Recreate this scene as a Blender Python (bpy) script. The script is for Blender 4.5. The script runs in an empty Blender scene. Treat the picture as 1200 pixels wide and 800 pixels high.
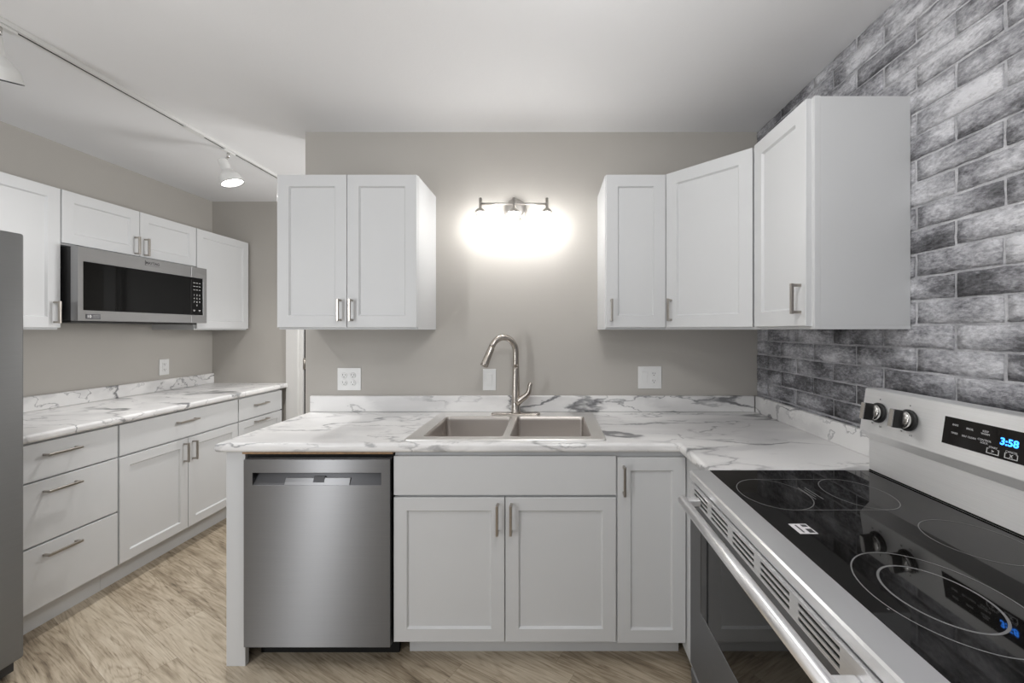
import bpy, bmesh, math, random
from mathutils import Vector, Matrix, Euler

random.seed(7)
S = bpy.context.scene
COL = S.collection
PI = math.pi
R = math.radians

# ------------------------------------------------------------------ camera
F = 480.0                      # focal length in pixels of the 1200 wide frame
HC = 1.363                     # eye height
cam_d = bpy.data.cameras.new('camera')
cam = bpy.data.objects.new('camera', cam_d)
COL.objects.link(cam)
cam.location = (0, 0, HC)
cam.rotation_euler = (R(90), 0, 0)
cam_d.sensor_width = 36
cam_d.lens = 36 * F / 1200
cam_d.shift_x = -45 / 1200
cam_d.shift_y = -13 / 1200
cam_d.clip_start = 0.02
S.camera = cam

# ------------------------------------------------------------------ light
S.view_settings.view_transform = 'Standard'
S.view_settings.look = 'None'
S.view_settings.exposure = 0.36
S.view_settings.gamma = 1
S.view_settings.use_curve_mapping = False
W = bpy.data.worlds.new('world')
S.world = W
W.use_nodes = True
W.node_tree.nodes['Background'].inputs[0].default_value = (0.97, 0.98, 1.0, 1)
W.node_tree.nodes['Background'].inputs[1].default_value = 0.26


def light(name, kind, loc, energy, color=(1, 1, 1), rot=(0, 0, 0), **kw):
    d = bpy.data.lights.new(name, kind)
    d.energy = energy
    d.color = color
    for k, v in kw.items():
        setattr(d, k, v)
    o = bpy.data.objects.new(name, d)
    COL.objects.link(o)
    o.location = loc
    o.rotation_euler = rot
    return o


KEY_W, BACK_W, SIDE_W, STREAK_W, ALCOVE_W = 12.0, 9.0, 1.2, 22, 48
BULB_E, TRACK_W, TRACK_E = 39.0, 36, 4.0
# the ceiling lamp of the kitchen (above the frame)
light('kitchen_ceiling_lamp', 'POINT', (0.10, 0.70, 2.14), KEY_W, (1, 0.995, 0.985), shadow_soft_size=0.09)
light('side_ceiling_lamp', 'POINT', (-1.2, 1.05, 2.02), SIDE_W, (1, 0.995, 0.985), shadow_soft_size=0.09)
light('alcove_fill', 'SPOT', (-0.55, 2.98, 1.60), ALCOVE_W, (1, 0.995, 0.985), (R(90), 0, R(90)), spot_size=R(150), spot_blend=1.0, shadow_soft_size=0.30)  # unseen fill added behind the sink wall to lift the left alcove
light('rear_streak_fill', 'AREA', (-2.22, -0.88, 1.25), STREAK_W, (0.96, 0.98, 1.0), (R(90), 0, 0), shape='RECTANGLE', size=0.24, size_y=1.9)  # unseen strip light added for the streak on the dishwasher door
light('rear_fill', 'POINT', (-0.2, -0.7, 2.05), BACK_W, (1, 0.99, 0.975), shadow_soft_size=0.16)  # unseen lamp added behind the camera as general fill


# ------------------------------------------------------------------ materials
def lin(r, g, b):
    f = lambda c: (c / 255 / 12.92) if c / 255 <= 0.04045 else ((c / 255 + 0.055) / 1.055) ** 2.4
    return (f(r), f(g), f(b), 1)


def new_mat(name):
    m = bpy.data.materials.new(name)
    m.use_nodes = True
    nt = m.node_tree
    return m, nt, nt.nodes['Principled BSDF']


def N(nt, kind, **kw):
    n = nt.nodes.new(kind)
    for k, v in kw.items():
        if k.startswith('i_'):
            key = k[2:]
            key = int(key) if key.isdigit() else key.replace('_', ' ')
            n.inputs[key].default_value = v
        else:
            setattr(n, k, v)
    return n


def L(nt, a, b):
    nt.links.new(a, b)


def ramp(nt, fac, stops):
    r = nt.nodes.new('ShaderNodeValToRGB')
    e = r.color_ramp.elements
    while len(e) < len(stops):
        e.new(0.5)
    for el, (p, c) in zip(e, stops):
        el.position = p
        el.color = c if len(c) == 4 else (*c, 1)
    L(nt, fac, r.inputs[0])
    return r


def math_n(nt, op, a, b=None):
    n = nt.nodes.new('ShaderNodeMath')
    n.operation = op
    for i, v in enumerate((a, b)):
        if v is None:
            continue
        if isinstance(v, (int, float)):
            n.inputs[i].default_value = v
        else:
            L(nt, v, n.inputs[i])
    return n.outputs[0]


def simple(name, color, rough=0.5, metal=0.0, spec=0.5, noise=0.0, nscale=20, bump=0.0, bscale=200, coat=0.0):
    m, nt, p = new_mat(name)
    p.inputs['Base Color'].default_value = color
    p.inputs['Roughness'].default_value = rough
    p.inputs['Metallic'].default_value = metal
    p.inputs['Specular IOR Level'].default_value = spec
    p.inputs['Coat Weight'].default_value = coat
    tc = N(nt, 'ShaderNodeTexCoord')
    if noise:
        n = N(nt, 'ShaderNodeTexNoise', i_Scale=nscale, i_Detail=4.0)
        L(nt, tc.outputs['Object'], n.inputs['Vector'])
        a = tuple(c * (1 - noise) for c in color[:3])
        b = tuple(min(1, c * (1 + noise)) for c in color[:3])
        r = ramp(nt, n.outputs['Fac'], [(0.3, a), (0.7, b)])
        L(nt, r.outputs[0], p.inputs['Base Color'])
    if bump:
        n = N(nt, 'ShaderNodeTexNoise', i_Scale=bscale, i_Detail=3.0)
        L(nt, tc.outputs['Object'], n.inputs['Vector'])
        b = N(nt, 'ShaderNodeBump', i_Strength=bump, i_Distance=0.002)
        L(nt, n.outputs['Fac'], b.inputs['Height'])
        L(nt, b.outputs[0], p.inputs['Normal'])
    return m


def steel(name, color, rough=0.50, aniso=0.95, stretch=(2, 2, 300), bump=0.03, rot=0.0):
    m, nt, p = new_mat(name)
    p.inputs['Metallic'].default_value = 1.0
    tc = N(nt, 'ShaderNodeTexCoord')
    mp = N(nt, 'ShaderNodeMapping')
    mp.inputs['Scale'].default_value = stretch
    L(nt, tc.outputs['Object'], mp.inputs[0])
    n = N(nt, 'ShaderNodeTexNoise', i_Scale=3.0, i_Detail=3.0)
    L(nt, mp.outputs[0], n.inputs['Vector'])
    c0 = tuple(c * 0.97 for c in color[:3])
    c1 = tuple(min(1, c * 1.03) for c in color[:3])
    r = ramp(nt, n.outputs['Fac'], [(0.3, c0), (0.7, c1)])
    L(nt, r.outputs[0], p.inputs['Base Color'])
    rr = N(nt, 'ShaderNodeMapRange')
    rr.inputs['To Min'].default_value = rough * 0.96
    rr.inputs['To Max'].default_value = rough * 1.05
    L(nt, n.outputs['Fac'], rr.inputs[0])
    L(nt, rr.outputs[0], p.inputs['Roughness'])
    p.inputs['Anisotropic'].default_value = aniso
    p.inputs['Anisotropic Rotation'].default_value = 0.25 + rot
    t = N(nt, 'ShaderNodeTangent', direction_type='UV_MAP')
    t.uv_map = 'uv'
    L(nt, t.outputs[0], p.inputs['Tangent'])
    return m


def emit(name, color, e):
    m, nt, p = new_mat(name)
    p.inputs['Base Color'].default_value = color
    p.inputs['Emission Color'].default_value = color
    p.inputs['Emission Strength'].default_value = e
    return m


M = {}
M['cab'] = simple('cabinet_white_paint', lin(209, 210, 211), 0.42, noise=0.012, nscale=3)
M['wall'] = simple('greige_wall_paint', lin(182, 178, 172), 0.75, noise=0.02, nscale=2.5, bump=0.08, bscale=260)
M['ceil'] = simple('ceiling_paint', lin(234, 234, 235), 0.85, noise=0.015, nscale=1.6, bump=0.15, bscale=90)
M['trim'] = simple('trim_paint', lin(222, 221, 219), 0.45, noise=0.01)
M['nickel'] = simple('brushed_nickel', lin(178, 172, 165), 0.30, 1.0, noise=0.05, nscale=90)
M['nickel_light'] = simple('satin_nickel', lin(198, 194, 189), 0.28, 0.95)
M['chrome'] = simple('polished_chrome', lin(215, 213, 210), 0.12, 1.0)
M['faucet'] = simple('faucet_nickel', lin(188, 181, 173), 0.24, 1.0, noise=0.04, nscale=60)
M['steel'] = steel('brushed_steel', lin(128, 128, 129), 0.40, 0.97)
M['steel_bright'] = steel('brushed_steel_bright', lin(240, 240, 241), 0.30, 0.7)
M['steel_bright'].node_tree.nodes['Principled BSDF'].inputs['Metallic'].default_value = 0.8
M['steel_riser'] = steel('brushed_steel_backguard', lin(246, 246, 246), 0.52, 0.95)
M['steel_riser'].node_tree.nodes['Principled BSDF'].inputs['Metallic'].default_value = 0.72
M['steel_mid'] = steel('brushed_steel_medium', lin(172, 172, 173), 0.42, 0.9)
M['steel_fridge'] = steel('brushed_steel_door', lin(148, 149, 150), 0.46, 0.9)
M['steel_dark'] = steel('dark_steel', lin(92, 92, 94), 0.45)
M['sink'] = steel('sink_steel', lin(198, 192, 187), 0.40, 0.2)
M['sinkrim'] = steel('sink_rim_steel', lin(240, 238, 235), 0.32, 0.2)
M['sinkrim'].node_tree.nodes['Principled BSDF'].inputs['Metallic'].default_value = 0.85
M['black'] = simple('black_plastic', lin(22, 22, 22), 0.45, noise=0.1)
M['void'] = simple('black_gasket_and_shade', lin(10, 10, 10), 0.8, noise=0.1)
M['plastic'] = simple('white_plastic', lin(228, 228, 227), 0.35, noise=0.008)
M['slot'] = simple('outlet_slot', lin(60, 60, 60), 0.6, noise=0.05)
M['trackwhite'] = simple('white_lamp_enamel', lin(228, 228, 226), 0.4, noise=0.01)
M['ply'] = simple('plywood_edge', lin(160, 130, 98), 0.7, noise=0.2, nscale=60)
M['ink'] = simple('dark_print', lin(70, 70, 72), 0.5, noise=0.03)
M['lightink'] = simple('light_print', lin(205, 205, 205), 0.5, noise=0.03)
M['ring'] = simple('burner_print', lin(120, 120, 120), 0.4, noise=0.05)
M['label'] = simple('paper_label', lin(225, 222, 224), 0.5, noise=0.02)
M['badge'] = simple('badge_grey', lin(62, 62, 66), 0.4, noise=0.05)
M['blue'] = emit('clock_digits', (0.03, 0.25, 1.0, 1), 3.2)
M['bulb'] = emit('lit_bulb', (1.0, 0.99, 0.975, 1), BULB_E)
M['lens'] = emit('lit_spot_lens', (1.0, 0.97, 0.93, 1), TRACK_E)


def black_glass(name, col, rough=0.03, specks=False):
    m, nt, p = new_mat(name)
    p.inputs['Roughness'].default_value = rough
    p.inputs['IOR'].default_value = 1.42
    tc = N(nt, 'ShaderNodeTexCoord')
    n = N(nt, 'ShaderNodeTexNoise', i_Scale=260.0 if specks else 4.0, i_Detail=2.0)
    L(nt, tc.outputs['Object'], n.inputs['Vector'])
    c1 = tuple(min(1, c * (4.0 if specks else 1.3)) for c in col[:3])
    r = ramp(nt, n.outputs['Fac'], [(0.60, col), (0.80, c1)])
    L(nt, r.outputs[0], p.inputs['Base Color'])
    return m


M['cooktop'] = black_glass('ceramic_glass', lin(17, 16, 15), 0.035, True)
M['ovenglass'] = black_glass('oven_glass', lin(14, 14, 14), 0.03)
M['microglass'] = black_glass('tinted_microwave_glass', lin(10, 10, 10), 0.04)
M['microglass'].node_tree.nodes['Principled BSDF'].inputs['IOR'].default_value = 1.22
M['display'] = black_glass('display_glass', lin(20, 18, 18), 0.08)


def clear_glass():
    m, nt, p = new_mat('clear_glass')
    out = nt.nodes['Material Output']
    nt.nodes.remove(p)
    tr = N(nt, 'ShaderNodeBsdfTransparent')
    tr.inputs[0].default_value = (0.97, 0.97, 0.97, 1)
    gl = N(nt, 'ShaderNodeBsdfGlossy', i_Roughness=0.03)
    lw = N(nt, 'ShaderNodeLayerWeight', i_Blend=0.5)
    fac = math_n(nt, 'ADD', math_n(nt, 'MULTIPLY', math_n(nt, 'POWER', lw.outputs['Facing'], 4.0), 0.35), 0.04)
    mx = N(nt, 'ShaderNodeMixShader')
    L(nt, fac, mx.inputs[0])
    L(nt, tr.outputs[0], mx.inputs[1])
    L(nt, gl.outputs[0], mx.inputs[2])
    L(nt, mx.outputs[0], out.inputs['Surface'])
    return m


M['glass'] = clear_glass()


def marble():
    m, nt, p = new_mat('white_marble_laminate')
    p.inputs['Roughness'].default_value = 0.28
    tc = N(nt, 'ShaderNodeTexCoord')
    mp = N(nt, 'ShaderNodeMapping')
    mp.inputs['Scale'].default_value = (0.55, 1.15, 1.6)
    mp.inputs['Rotation'].default_value = (0.25, 0.1, R(-14))
    L(nt, tc.outputs['Object'], mp.inputs[0])
    warp = N(nt, 'ShaderNodeTexNoise', i_Scale=3.2, i_Detail=6.0, i_Roughness=0.6)
    L(nt, mp.outputs[0], warp.inputs['Vector'])
    add = N(nt, 'ShaderNodeMixRGB', blend_type='LINEAR_LIGHT')
    add.inputs[0].default_value = 0.16
    L(nt, mp.outputs[0], add.inputs[1])
    L(nt, warp.outputs['Color'], add.inputs[2])

    def vein(scale, width, seedoff, detail=2.0):
        mo = N(nt, 'ShaderNodeMapping')
        mo.inputs['Location'].default_value = (seedoff, seedoff * 0.7, seedoff * 1.3)
        L(nt, add.outputs[0], mo.inputs[0])
        n = N(nt, 'ShaderNodeTexNoise', i_Scale=scale, i_Detail=detail, i_Roughness=0.5)
        L(nt, mo.outputs[0], n.inputs['Vector'])
        d = math_n(nt, 'ABSOLUTE', math_n(nt, 'SUBTRACT', n.outputs['Fac'], 0.5))
        mr = N(nt, 'ShaderNodeMapRange')
        mr.interpolation_type = 'SMOOTHSTEP'
        mr.inputs['From Min'].default_value = 0.0
        mr.inputs['From Max'].default_value = width
        mr.inputs['To Min'].default_value = 1.0
        mr.inputs['To Max'].default_value = 0.0
        L(nt, d, mr.inputs[0])
        return mr.outputs[0]

    v1 = vein(2.1, 0.020, 3.1)
    v2 = vein(4.6, 0.020, 9.7)
    v3 = vein(1.5, 0.10, 17.0, 3.0)
    mask = N(nt, 'ShaderNodeTexNoise', i_Scale=2.6, i_Detail=2.0)
    L(nt, tc.outputs['Object'], mask.inputs['Vector'])
    mk = N(nt, 'ShaderNodeMapRange')
    mk.inputs['From Min'].default_value = 0.42
    mk.inputs['From Max'].default_value = 0.62
    L(nt, mask.outputs['Fac'], mk.inputs[0])
    t = math_n(nt, 'ADD', math_n(nt, 'MULTIPLY', v1, math_n(nt, 'MULTIPLY', mk.outputs[0], 0.95)),
               math_n(nt, 'MULTIPLY', math_n(nt, 'MULTIPLY', v2, 0.55), math_n(nt, 'SUBTRACT', 1.1, mk.outputs[0])))
    t = math_n(nt, 'ADD', t, math_n(nt, 'MULTIPLY', v3, 0.26))
    r = ramp(nt, t, [(0.0, lin(240, 239, 238)), (0.35, lin(210, 209, 209)), (0.7, lin(165, 165, 166)), (1.0, lin(118, 118, 120))])
    L(nt, r.outputs[0], p.inputs['Base Color'])
    return m


M['marble'] = marble()


def wood_floor():
    m, nt, p = new_mat('wood_look_vinyl_planks')
    p.inputs['Roughness'].default_value = 0.48
    tc = N(nt, 'ShaderNodeTexCoord')
    mp = N(nt, 'ShaderNodeMapping')
    mp.inputs['Rotation'].default_value = (0, 0, R(29))
    L(nt, tc.outputs['Object'], mp.inputs[0])
    sp = N(nt, 'ShaderNodeSeparateXYZ')
    L(nt, mp.outputs[0], sp.inputs[0])
    u, v = sp.outputs[0], sp.outputs[1]
    wv = math_n(nt, 'DIVIDE', v, 0.185)
    row = math_n(nt, 'FLOOR', wv)
    wn = N(nt, 'ShaderNodeTexWhiteNoise', noise_dimensions='1D')
    L(nt, row, wn.inputs['W'])
    uu = math_n(nt, 'ADD', math_n(nt, 'DIVIDE', u, 1.22), wn.outputs['Value'])
    colm = math_n(nt, 'FLOOR', uu)
    idv = N(nt, 'ShaderNodeCombineXYZ')
    L(nt, row, idv.inputs[0])
    L(nt, colm, idv.inputs[1])
    wn2 = N(nt, 'ShaderNodeTexWhiteNoise', noise_dimensions='3D')
    L(nt, idv.outputs[0], wn2.inputs['Vector'])
    pid = wn2.outputs['Value']
    # grain contours
    gc = N(nt, 'ShaderNodeCombineXYZ')
    L(nt, math_n(nt, 'ADD', math_n(nt, 'MULTIPLY', u, 0.95), math_n(nt, 'MULTIPLY', pid, 37.0)), gc.inputs[0])
    L(nt, math_n(nt, 'MULTIPLY', v, 8.5), gc.inputs[1])
    L(nt, math_n(nt, 'MULTIPLY', pid, 11.0), gc.inputs[2])
    n1 = N(nt, 'ShaderNodeTexNoise', i_Scale=1.0, i_Detail=2.0, i_Roughness=0.5, i_Distortion=0.25)
    L(nt, gc.outputs[0], n1.inputs['Vector'])
    ringv = math_n(nt, 'SINE', math_n(nt, 'MULTIPLY', n1.outputs['Fac'], 105.0))
    ringv = math_n(nt, 'ADD', math_n(nt, 'MULTIPLY', ringv, 0.5), 0.5)
    ringv = math_n(nt, 'POWER', ringv, 3.0)
    fc = N(nt, 'ShaderNodeCombineXYZ')
    L(nt, math_n(nt, 'ADD', math_n(nt, 'MULTIPLY', u, 6.0), math_n(nt, 'MULTIPLY', pid, 91.0)), fc.inputs[0])
    L(nt, math_n(nt, 'MULTIPLY', v, 95.0), fc.inputs[1])
    n2 = N(nt, 'ShaderNodeTexNoise', i_Scale=1.0, i_Detail=4.0, i_Roughness=0.65)
    L(nt, fc.outputs[0], n2.inputs['Vector'])
    n3 = N(nt, 'ShaderNodeTexNoise', i_Scale=2.2, i_Detail=4.0, i_Roughness=0.6)
    L(nt, gc.outputs[0], n3.inputs['Vector'])
    t = math_n(nt, 'ADD', math_n(nt, 'MULTIPLY', ringv, 0.10), math_n(nt, 'MULTIPLY', n2.outputs['Fac'], 0.50))
    t = math_n(nt, 'ADD', t, math_n(nt, 'MULTIPLY', n3.outputs['Fac'], 0.62))
    t = math_n(nt, 'ADD', t, math_n(nt, 'SUBTRACT', math_n(nt, 'MULTIPLY', pid, 0.16), 0.08))
    f2 = N(nt, 'ShaderNodeCombineXYZ')
    L(nt, math_n(nt, 'ADD', math_n(nt, 'MULTIPLY', u, 9.0), math_n(nt, 'MULTIPLY', pid, 53.0)), f2.inputs[0])
    L(nt, math_n(nt, 'ADD', math_n(nt, 'MULTIPLY', v, 190.0), math_n(nt, 'MULTIPLY', n1.outputs['Fac'], 30.0)), f2.inputs[1])
    n5 = N(nt, 'ShaderNodeTexNoise', i_Scale=1.0, i_Detail=2.0, i_Roughness=0.6)
    L(nt, f2.outputs[0], n5.inputs['Vector'])
    pore = N(nt, 'ShaderNodeMapRange')
    pore.inputs['From Min'].default_value = 0.54
    pore.inputs['From Max'].default_value = 0.70
    L(nt, n5.outputs['Fac'], pore.inputs[0])
    t = math_n(nt, 'ADD', t, math_n(nt, 'MULTIPLY', pore.outputs[0], 0.17))
    r = ramp(nt, t, [(0.32, lin(214, 203, 184)), (0.52, lin(193, 179, 158)), (0.70, lin(160, 145, 124)), (0.90, lin(106, 93, 77))])
    # joints
    fv = math_n(nt, 'FRACT', wv)
    fu = math_n(nt, 'FRACT', uu)
    ev = math_n(nt, 'MINIMUM', fv, math_n(nt, 'SUBTRACT', 1.0, fv))
    eu = math_n(nt, 'MULTIPLY', math_n(nt, 'MINIMUM', fu, math_n(nt, 'SUBTRACT', 1.0, fu)), 1.22 / 0.185)
    e = math_n(nt, 'LESS_THAN', math_n(nt, 'MINIMUM', ev, eu), 0.005)
    mx = N(nt, 'ShaderNodeMixRGB', blend_type='MULTIPLY')
    L(nt, math_n(nt, 'MULTIPLY', e, 0.45), mx.inputs[0])
    L(nt, r.outputs[0], mx.inputs[1])
    mx.inputs[2].default_value = (0.35, 0.3, 0.25, 1)
    L(nt, mx.outputs[0], p.inputs['Base Color'])
    b = N(nt, 'ShaderNodeBump', i_Strength=0.12, i_Distance=0.002)
    L(nt, t, b.inputs['Height'])
    L(nt, b.outputs[0], p.inputs['Normal'])
    return m


M['floor'] = wood_floor()


def brick_mats():
    m, nt, p = new_mat('whitewashed_brick')
    p.inputs['Roughness'].default_value = 0.62
    tc = N(nt, 'ShaderNodeTexCoord')
    at = N(nt, 'ShaderNodeAttribute', attribute_name='tone')
    mp = N(nt, 'ShaderNodeMapping')
    mp.inputs['Scale'].default_value = (1, 0.55, 1.15)
    L(nt, tc.outputs['Object'], mp.inputs[0])

    def wash(nt, vec, obj):
        n1 = N(nt, 'ShaderNodeTexNoise', i_Scale=8.5, i_Detail=3.0, i_Roughness=0.5, i_Distortion=0.2)
        L(nt, vec, n1.inputs['Vector'])
        n2 = N(nt, 'ShaderNodeTexNoise', i_Scale=110.0, i_Detail=3.0, i_Roughness=0.7)
        L(nt, vec, n2.inputs['Vector'])
        n3 = N(nt, 'ShaderNodeTexNoise', i_Scale=2.0, i_Detail=2.0)
        L(nt, obj, n3.inputs['Vector'])
        n4 = N(nt, 'ShaderNodeTexNoise', i_Scale=24.0, i_Detail=6.0, i_Roughness=0.72)
        L(nt, vec, n4.inputs['Vector'])
        t = math_n(nt, 'MULTIPLY', math_n(nt, 'SUBTRACT', n1.outputs['Fac'], 0.5), 1.25)
        t = math_n(nt, 'ADD', t, math_n(nt, 'MULTIPLY', math_n(nt, 'SUBTRACT', n2.outputs['Fac'], 0.5), 0.62))
        t = math_n(nt, 'ADD', t, math_n(nt, 'MULTIPLY', math_n(nt, 'SUBTRACT', n3.outputs['Fac'], 0.5), 0.45))
        t = math_n(nt, 'ADD', t, math_n(nt, 'MULTIPLY', math_n(nt, 'SUBTRACT', n4.outputs['Fac'], 0.5), 0.62))
        return t, n2, n4

    t, n2, n4 = wash(nt, mp.outputs[0], tc.outputs['Object'])
    t = math_n(nt, 'ADD', math_n(nt, 'ADD', t, 0.5), math_n(nt, 'MULTIPLY', math_n(nt, 'SUBTRACT', at.outputs['Fac'], 0.5), 0.16))
    stops = [(0.14, lin(56, 56, 58)), (0.36, lin(110, 110, 114)), (0.56, lin(168, 168, 173)), (0.80, lin(222, 222, 226))]
    r = ramp(nt, t, stops)
    L(nt, r.outputs[0], p.inputs['Base Color'])
    b = N(nt, 'ShaderNodeBump', i_Strength=0.9, i_Distance=0.005)
    L(nt, math_n(nt, 'ADD', n2.outputs['Fac'], n4.outputs['Fac']), b.inputs['Height'])
    L(nt, b.outputs[0], p.inputs['Normal'])
    m2, nt2, p2 = new_mat('washed_mortar')
    p2.inputs['Roughness'].default_value = 0.8
    tc2 = N(nt2, 'ShaderNodeTexCoord')
    t2, a2, c2 = wash(nt2, tc2.outputs['Object'], tc2.outputs['Object'])
    t2 = math_n(nt2, 'ADD', math_n(nt2, 'MULTIPLY', t2, 0.7), 0.68)
    r2 = ramp(nt2, t2, [(0.12, lin(88, 88, 90)), (0.40, lin(140, 140, 143)), (0.62, lin(172, 172, 176)), (0.90, lin(212, 212, 215))])
    L(nt2, r2.outputs[0], p2.inputs['Base Color'])
    b2 = N(nt2, 'ShaderNodeBump', i_Strength=0.8, i_Distance=0.004)
    L(nt2, a2.outputs['Fac'], b2.inputs['Height'])
    L(nt2, b2.outputs[0], p2.inputs['Normal'])
    return m, m2


M['brick'], M['mortar'] = brick_mats()

# ------------------------------------------------------------------ mesh helpers
ROOT = {}          # root name -> world matrix


class MB:
    def __init__(s):
        s.bm = bmesh.new()
        s.mi = 0

    def _mark(s, before):
        for f in s.bm.faces:
            if f not in before:
                f.material_index = s.mi

    def box(s, x0, x1, y0, y1, z0, z1, bev=0.0, seg=2):
        bm = bmesh.new()
        bmesh.ops.create_cube(bm, size=1)
        for v in bm.verts:
            v.co = Vector((x0 + (v.co.x + .5) * (x1 - x0), y0 + (v.co.y + .5) * (y1 - y0), z0 + (v.co.z + .5) * (z1 - z0)))
        if bev:
            bmesh.ops.bevel(bm, geom=bm.edges[:], offset=bev, segments=seg, profile=0.5, affect='EDGES')
        s.merge(bm)
        return s

    def merge(s, bm, mat=None, smooth=None):
        if mat is not None:
            bm.transform(mat)
        for f in bm.faces:
            f.material_index = s.mi
            if smooth is not None:
                f.smooth = smooth
        me = bpy.data.meshes.new('tmp')
        bm.to_mesh(me)
        bm.free()
        s.bm.from_mesh(me)
        bpy.data.meshes.remove(me)

    def lathe(s, prof, mat=None, seg=32, cap=True):
        """prof: list of (r, z) about local Z"""
        bm = bmesh.new()
        rings = []
        for r, z in prof:
            if r < 1e-6:
                rings.append([bm.verts.new((0, 0, z))])
            else:
                rings.append([bm.verts.new((r * math.cos(2 * PI * k / seg), r * math.sin(2 * PI * k / seg), z)) for k in range(seg)])
        for a, b in zip(rings, rings[1:]):
            if len(a) == 1 and len(b) == 1:
                continue
            for k in range(seg):
                k2 = (k + 1) % seg
                if len(a) == 1:
                    bm.faces.new((a[0], b[k2], b[k]))
                elif len(b) == 1:
                    bm.faces.new((a[k], a[k2], b[0]))
                else:
                    bm.faces.new((a[k], a[k2], b[k2], b[k]))
        if cap:
            for q, rg in ((0, rings[0]), (1, rings[-1])):
                if len(rg) > 1:
                    bm.faces.new(rg if q else rg[::-1])
        bmesh.ops.recalc_face_normals(bm, faces=bm.faces[:])
        for f in bm.faces:
            f.smooth = len(f.verts) <= 4
        s.merge(bm, mat)
        return s

    def tube(s, pts, rad, seg=16, squash=None):
        pts = [Vector(p) for p in pts]
        n = len(pts)
        rad = rad if isinstance(rad, (list, tuple)) else [rad] * n
        bm = bmesh.new()
        t0 = (pts[1] - pts[0]).normalized()
        ref = Vector((0, 0, 1)) if abs(t0.z) < 0.9 else Vector((1, 0, 0))
        nx = t0.cross(ref).normalized()
        rings = []
        for i in range(n):
            t = (pts[min(i + 1, n - 1)] - pts[max(i - 1, 0)]).normalized()
            nx = (nx - t * nx.dot(t)).normalized()
            ny = t.cross(nx)
            rings.append([bm.verts.new(pts[i] + (nx * math.cos(2 * PI * k / seg) + ny * math.sin(2 * PI * k / seg)) * rad[i]) for k in range(seg)])
        for a, b in zip(rings, rings[1:]):
            for k in range(seg):
                f = bm.faces.new((a[k], a[(k + 1) % seg], b[(k + 1) % seg], b[k]))
                f.smooth = True
        bm.faces.new(rings[0][::-1])
        bm.faces.new(rings[-1])
        bmesh.ops.recalc_face_normals(bm, faces=bm.faces[:])
        s.merge(bm)
        return s

    def prism(s, poly, axis, a0, a1, bev=0.0):
        """extrude a 2D polygon along axis ('x','y','z') between a0 and a1"""
        bm = bmesh.new()
        mk = {'x': lambda p, a: (a, p[0], p[1]), 'y': lambda p, a: (p[0], a, p[1]), 'z': lambda p, a: (p[0], p[1], a)}[axis]
        va = [bm.verts.new(mk(p, a0)) for p in poly]
        vb = [bm.verts.new(mk(p, a1)) for p in poly]
        n = len(poly)
        bm.faces.new(va[::-1])
        bm.faces.new(vb)
        for k in range(n):
            bm.faces.new((va[k], va[(k + 1) % n], vb[(k + 1) % n], vb[k]))
        bmesh.ops.recalc_face_normals(bm, faces=bm.faces[:])
        if bev:
            bmesh.ops.bevel(bm, geom=bm.edges[:], offset=bev, segments=2, profile=0.5, affect='EDGES')
        s.merge(bm)
        return s

    def shaker(s, x0, x1, z0, z1, t=0.02, fr=0.055, slope=0.006, rec=0.009):
        """five-piece shaker front, face at y=-t, back at y=0"""
        bm = bmesh.new()

        def rect(a, b, c, d, y):
            return [bm.verts.new(p) for p in ((a, y, c), (b, y, c), (b, y, d), (a, y, d))]
        e = 0.0015
        back = rect(x0, x1, z0, z1, 0)
        out = rect(x0, x1, z0, z1, -t + e)
        out2 = rect(x0 + e, x1 - e, z0 + e, z1 - e, -t)
        inn = rect(x0 + fr, x1 - fr, z0 + fr, z1 - fr, -t)
        rc = rect(x0 + fr + slope, x1 - fr - slope, z0 + fr + slope, z1 - fr - slope, -t + rec)
        for a, b in ((back, out), (out, out2), (out2, inn), (inn, rc)):
            for k in range(4):
                bm.faces.new((a[k], a[(k + 1) % 4], b[(k + 1) % 4], b[k]))
        bm.faces.new(rc)
        bm.faces.new(back[::-1])
        bmesh.ops.recalc_face_normals(bm, faces=bm.faces[:])
        s.merge(bm)
        return s

    def plate(s, us, vs, holes, a0, a1, axis='y', bev=0.0):
        """grid plate with rectangular holes: us, vs cut lists; holes = set of (i,j) cells left out"""
        bm = bmesh.new()
        mk = {'x': lambda u, v, a: (a, u, v), 'y': lambda u, v, a: (u, a, v), 'z': lambda u, v, a: (u, v, a)}[axis]
        g = {}
        for k, a in ((0, a0), (1, a1)):
            for i, u in enumerate(us):
                for j, v in enumerate(vs):
                    g[i, j, k] = bm.verts.new(mk(u, v, a))
        nu, nv = len(us) - 1, len(vs) - 1
        solid = lambda i, j: 0 <= i < nu and 0 <= j < nv and (i, j) not in holes
        for i in range(nu):
            for j in range(nv):
                if not solid(i, j):
                    continue
                for k in (0, 1):
                    bm.faces.new((g[i, j, k], g[i + 1, j, k], g[i + 1, j + 1, k], g[i, j + 1, k]))
                for (di, dj, p, q) in ((-1, 0, (0, 0), (0, 1)), (1, 0, (1, 0), (1, 1)), (0, -1, (0, 0), (1, 0)), (0, 1, (0, 1), (1, 1))):
                    if not solid(i + di, j + dj):
                        a, b = (i + p[0], j + p[1]), (i + q[0], j + q[1])
                        bm.faces.new((g[a[0], a[1], 0], g[b[0], b[1], 0], g[b[0], b[1], 1], g[a[0], a[1], 1]))
        for v in [v for v in bm.verts if not v.link_faces]:
            bm.verts.remove(v)
        bmesh.ops.recalc_face_normals(bm, faces=bm.faces[:])
        bmesh.ops.dissolve_limit(bm, angle_limit=0.01, verts=bm.verts[:], edges=bm.edges[:])
        if bev:
            es = [e for e in bm.edges if len(e.link_faces) == 2 and e.calc_face_angle() > 0.5]
            bmesh.ops.bevel(bm, geom=es, offset=bev, segments=2, profile=0.5, affect='EDGES')
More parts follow.
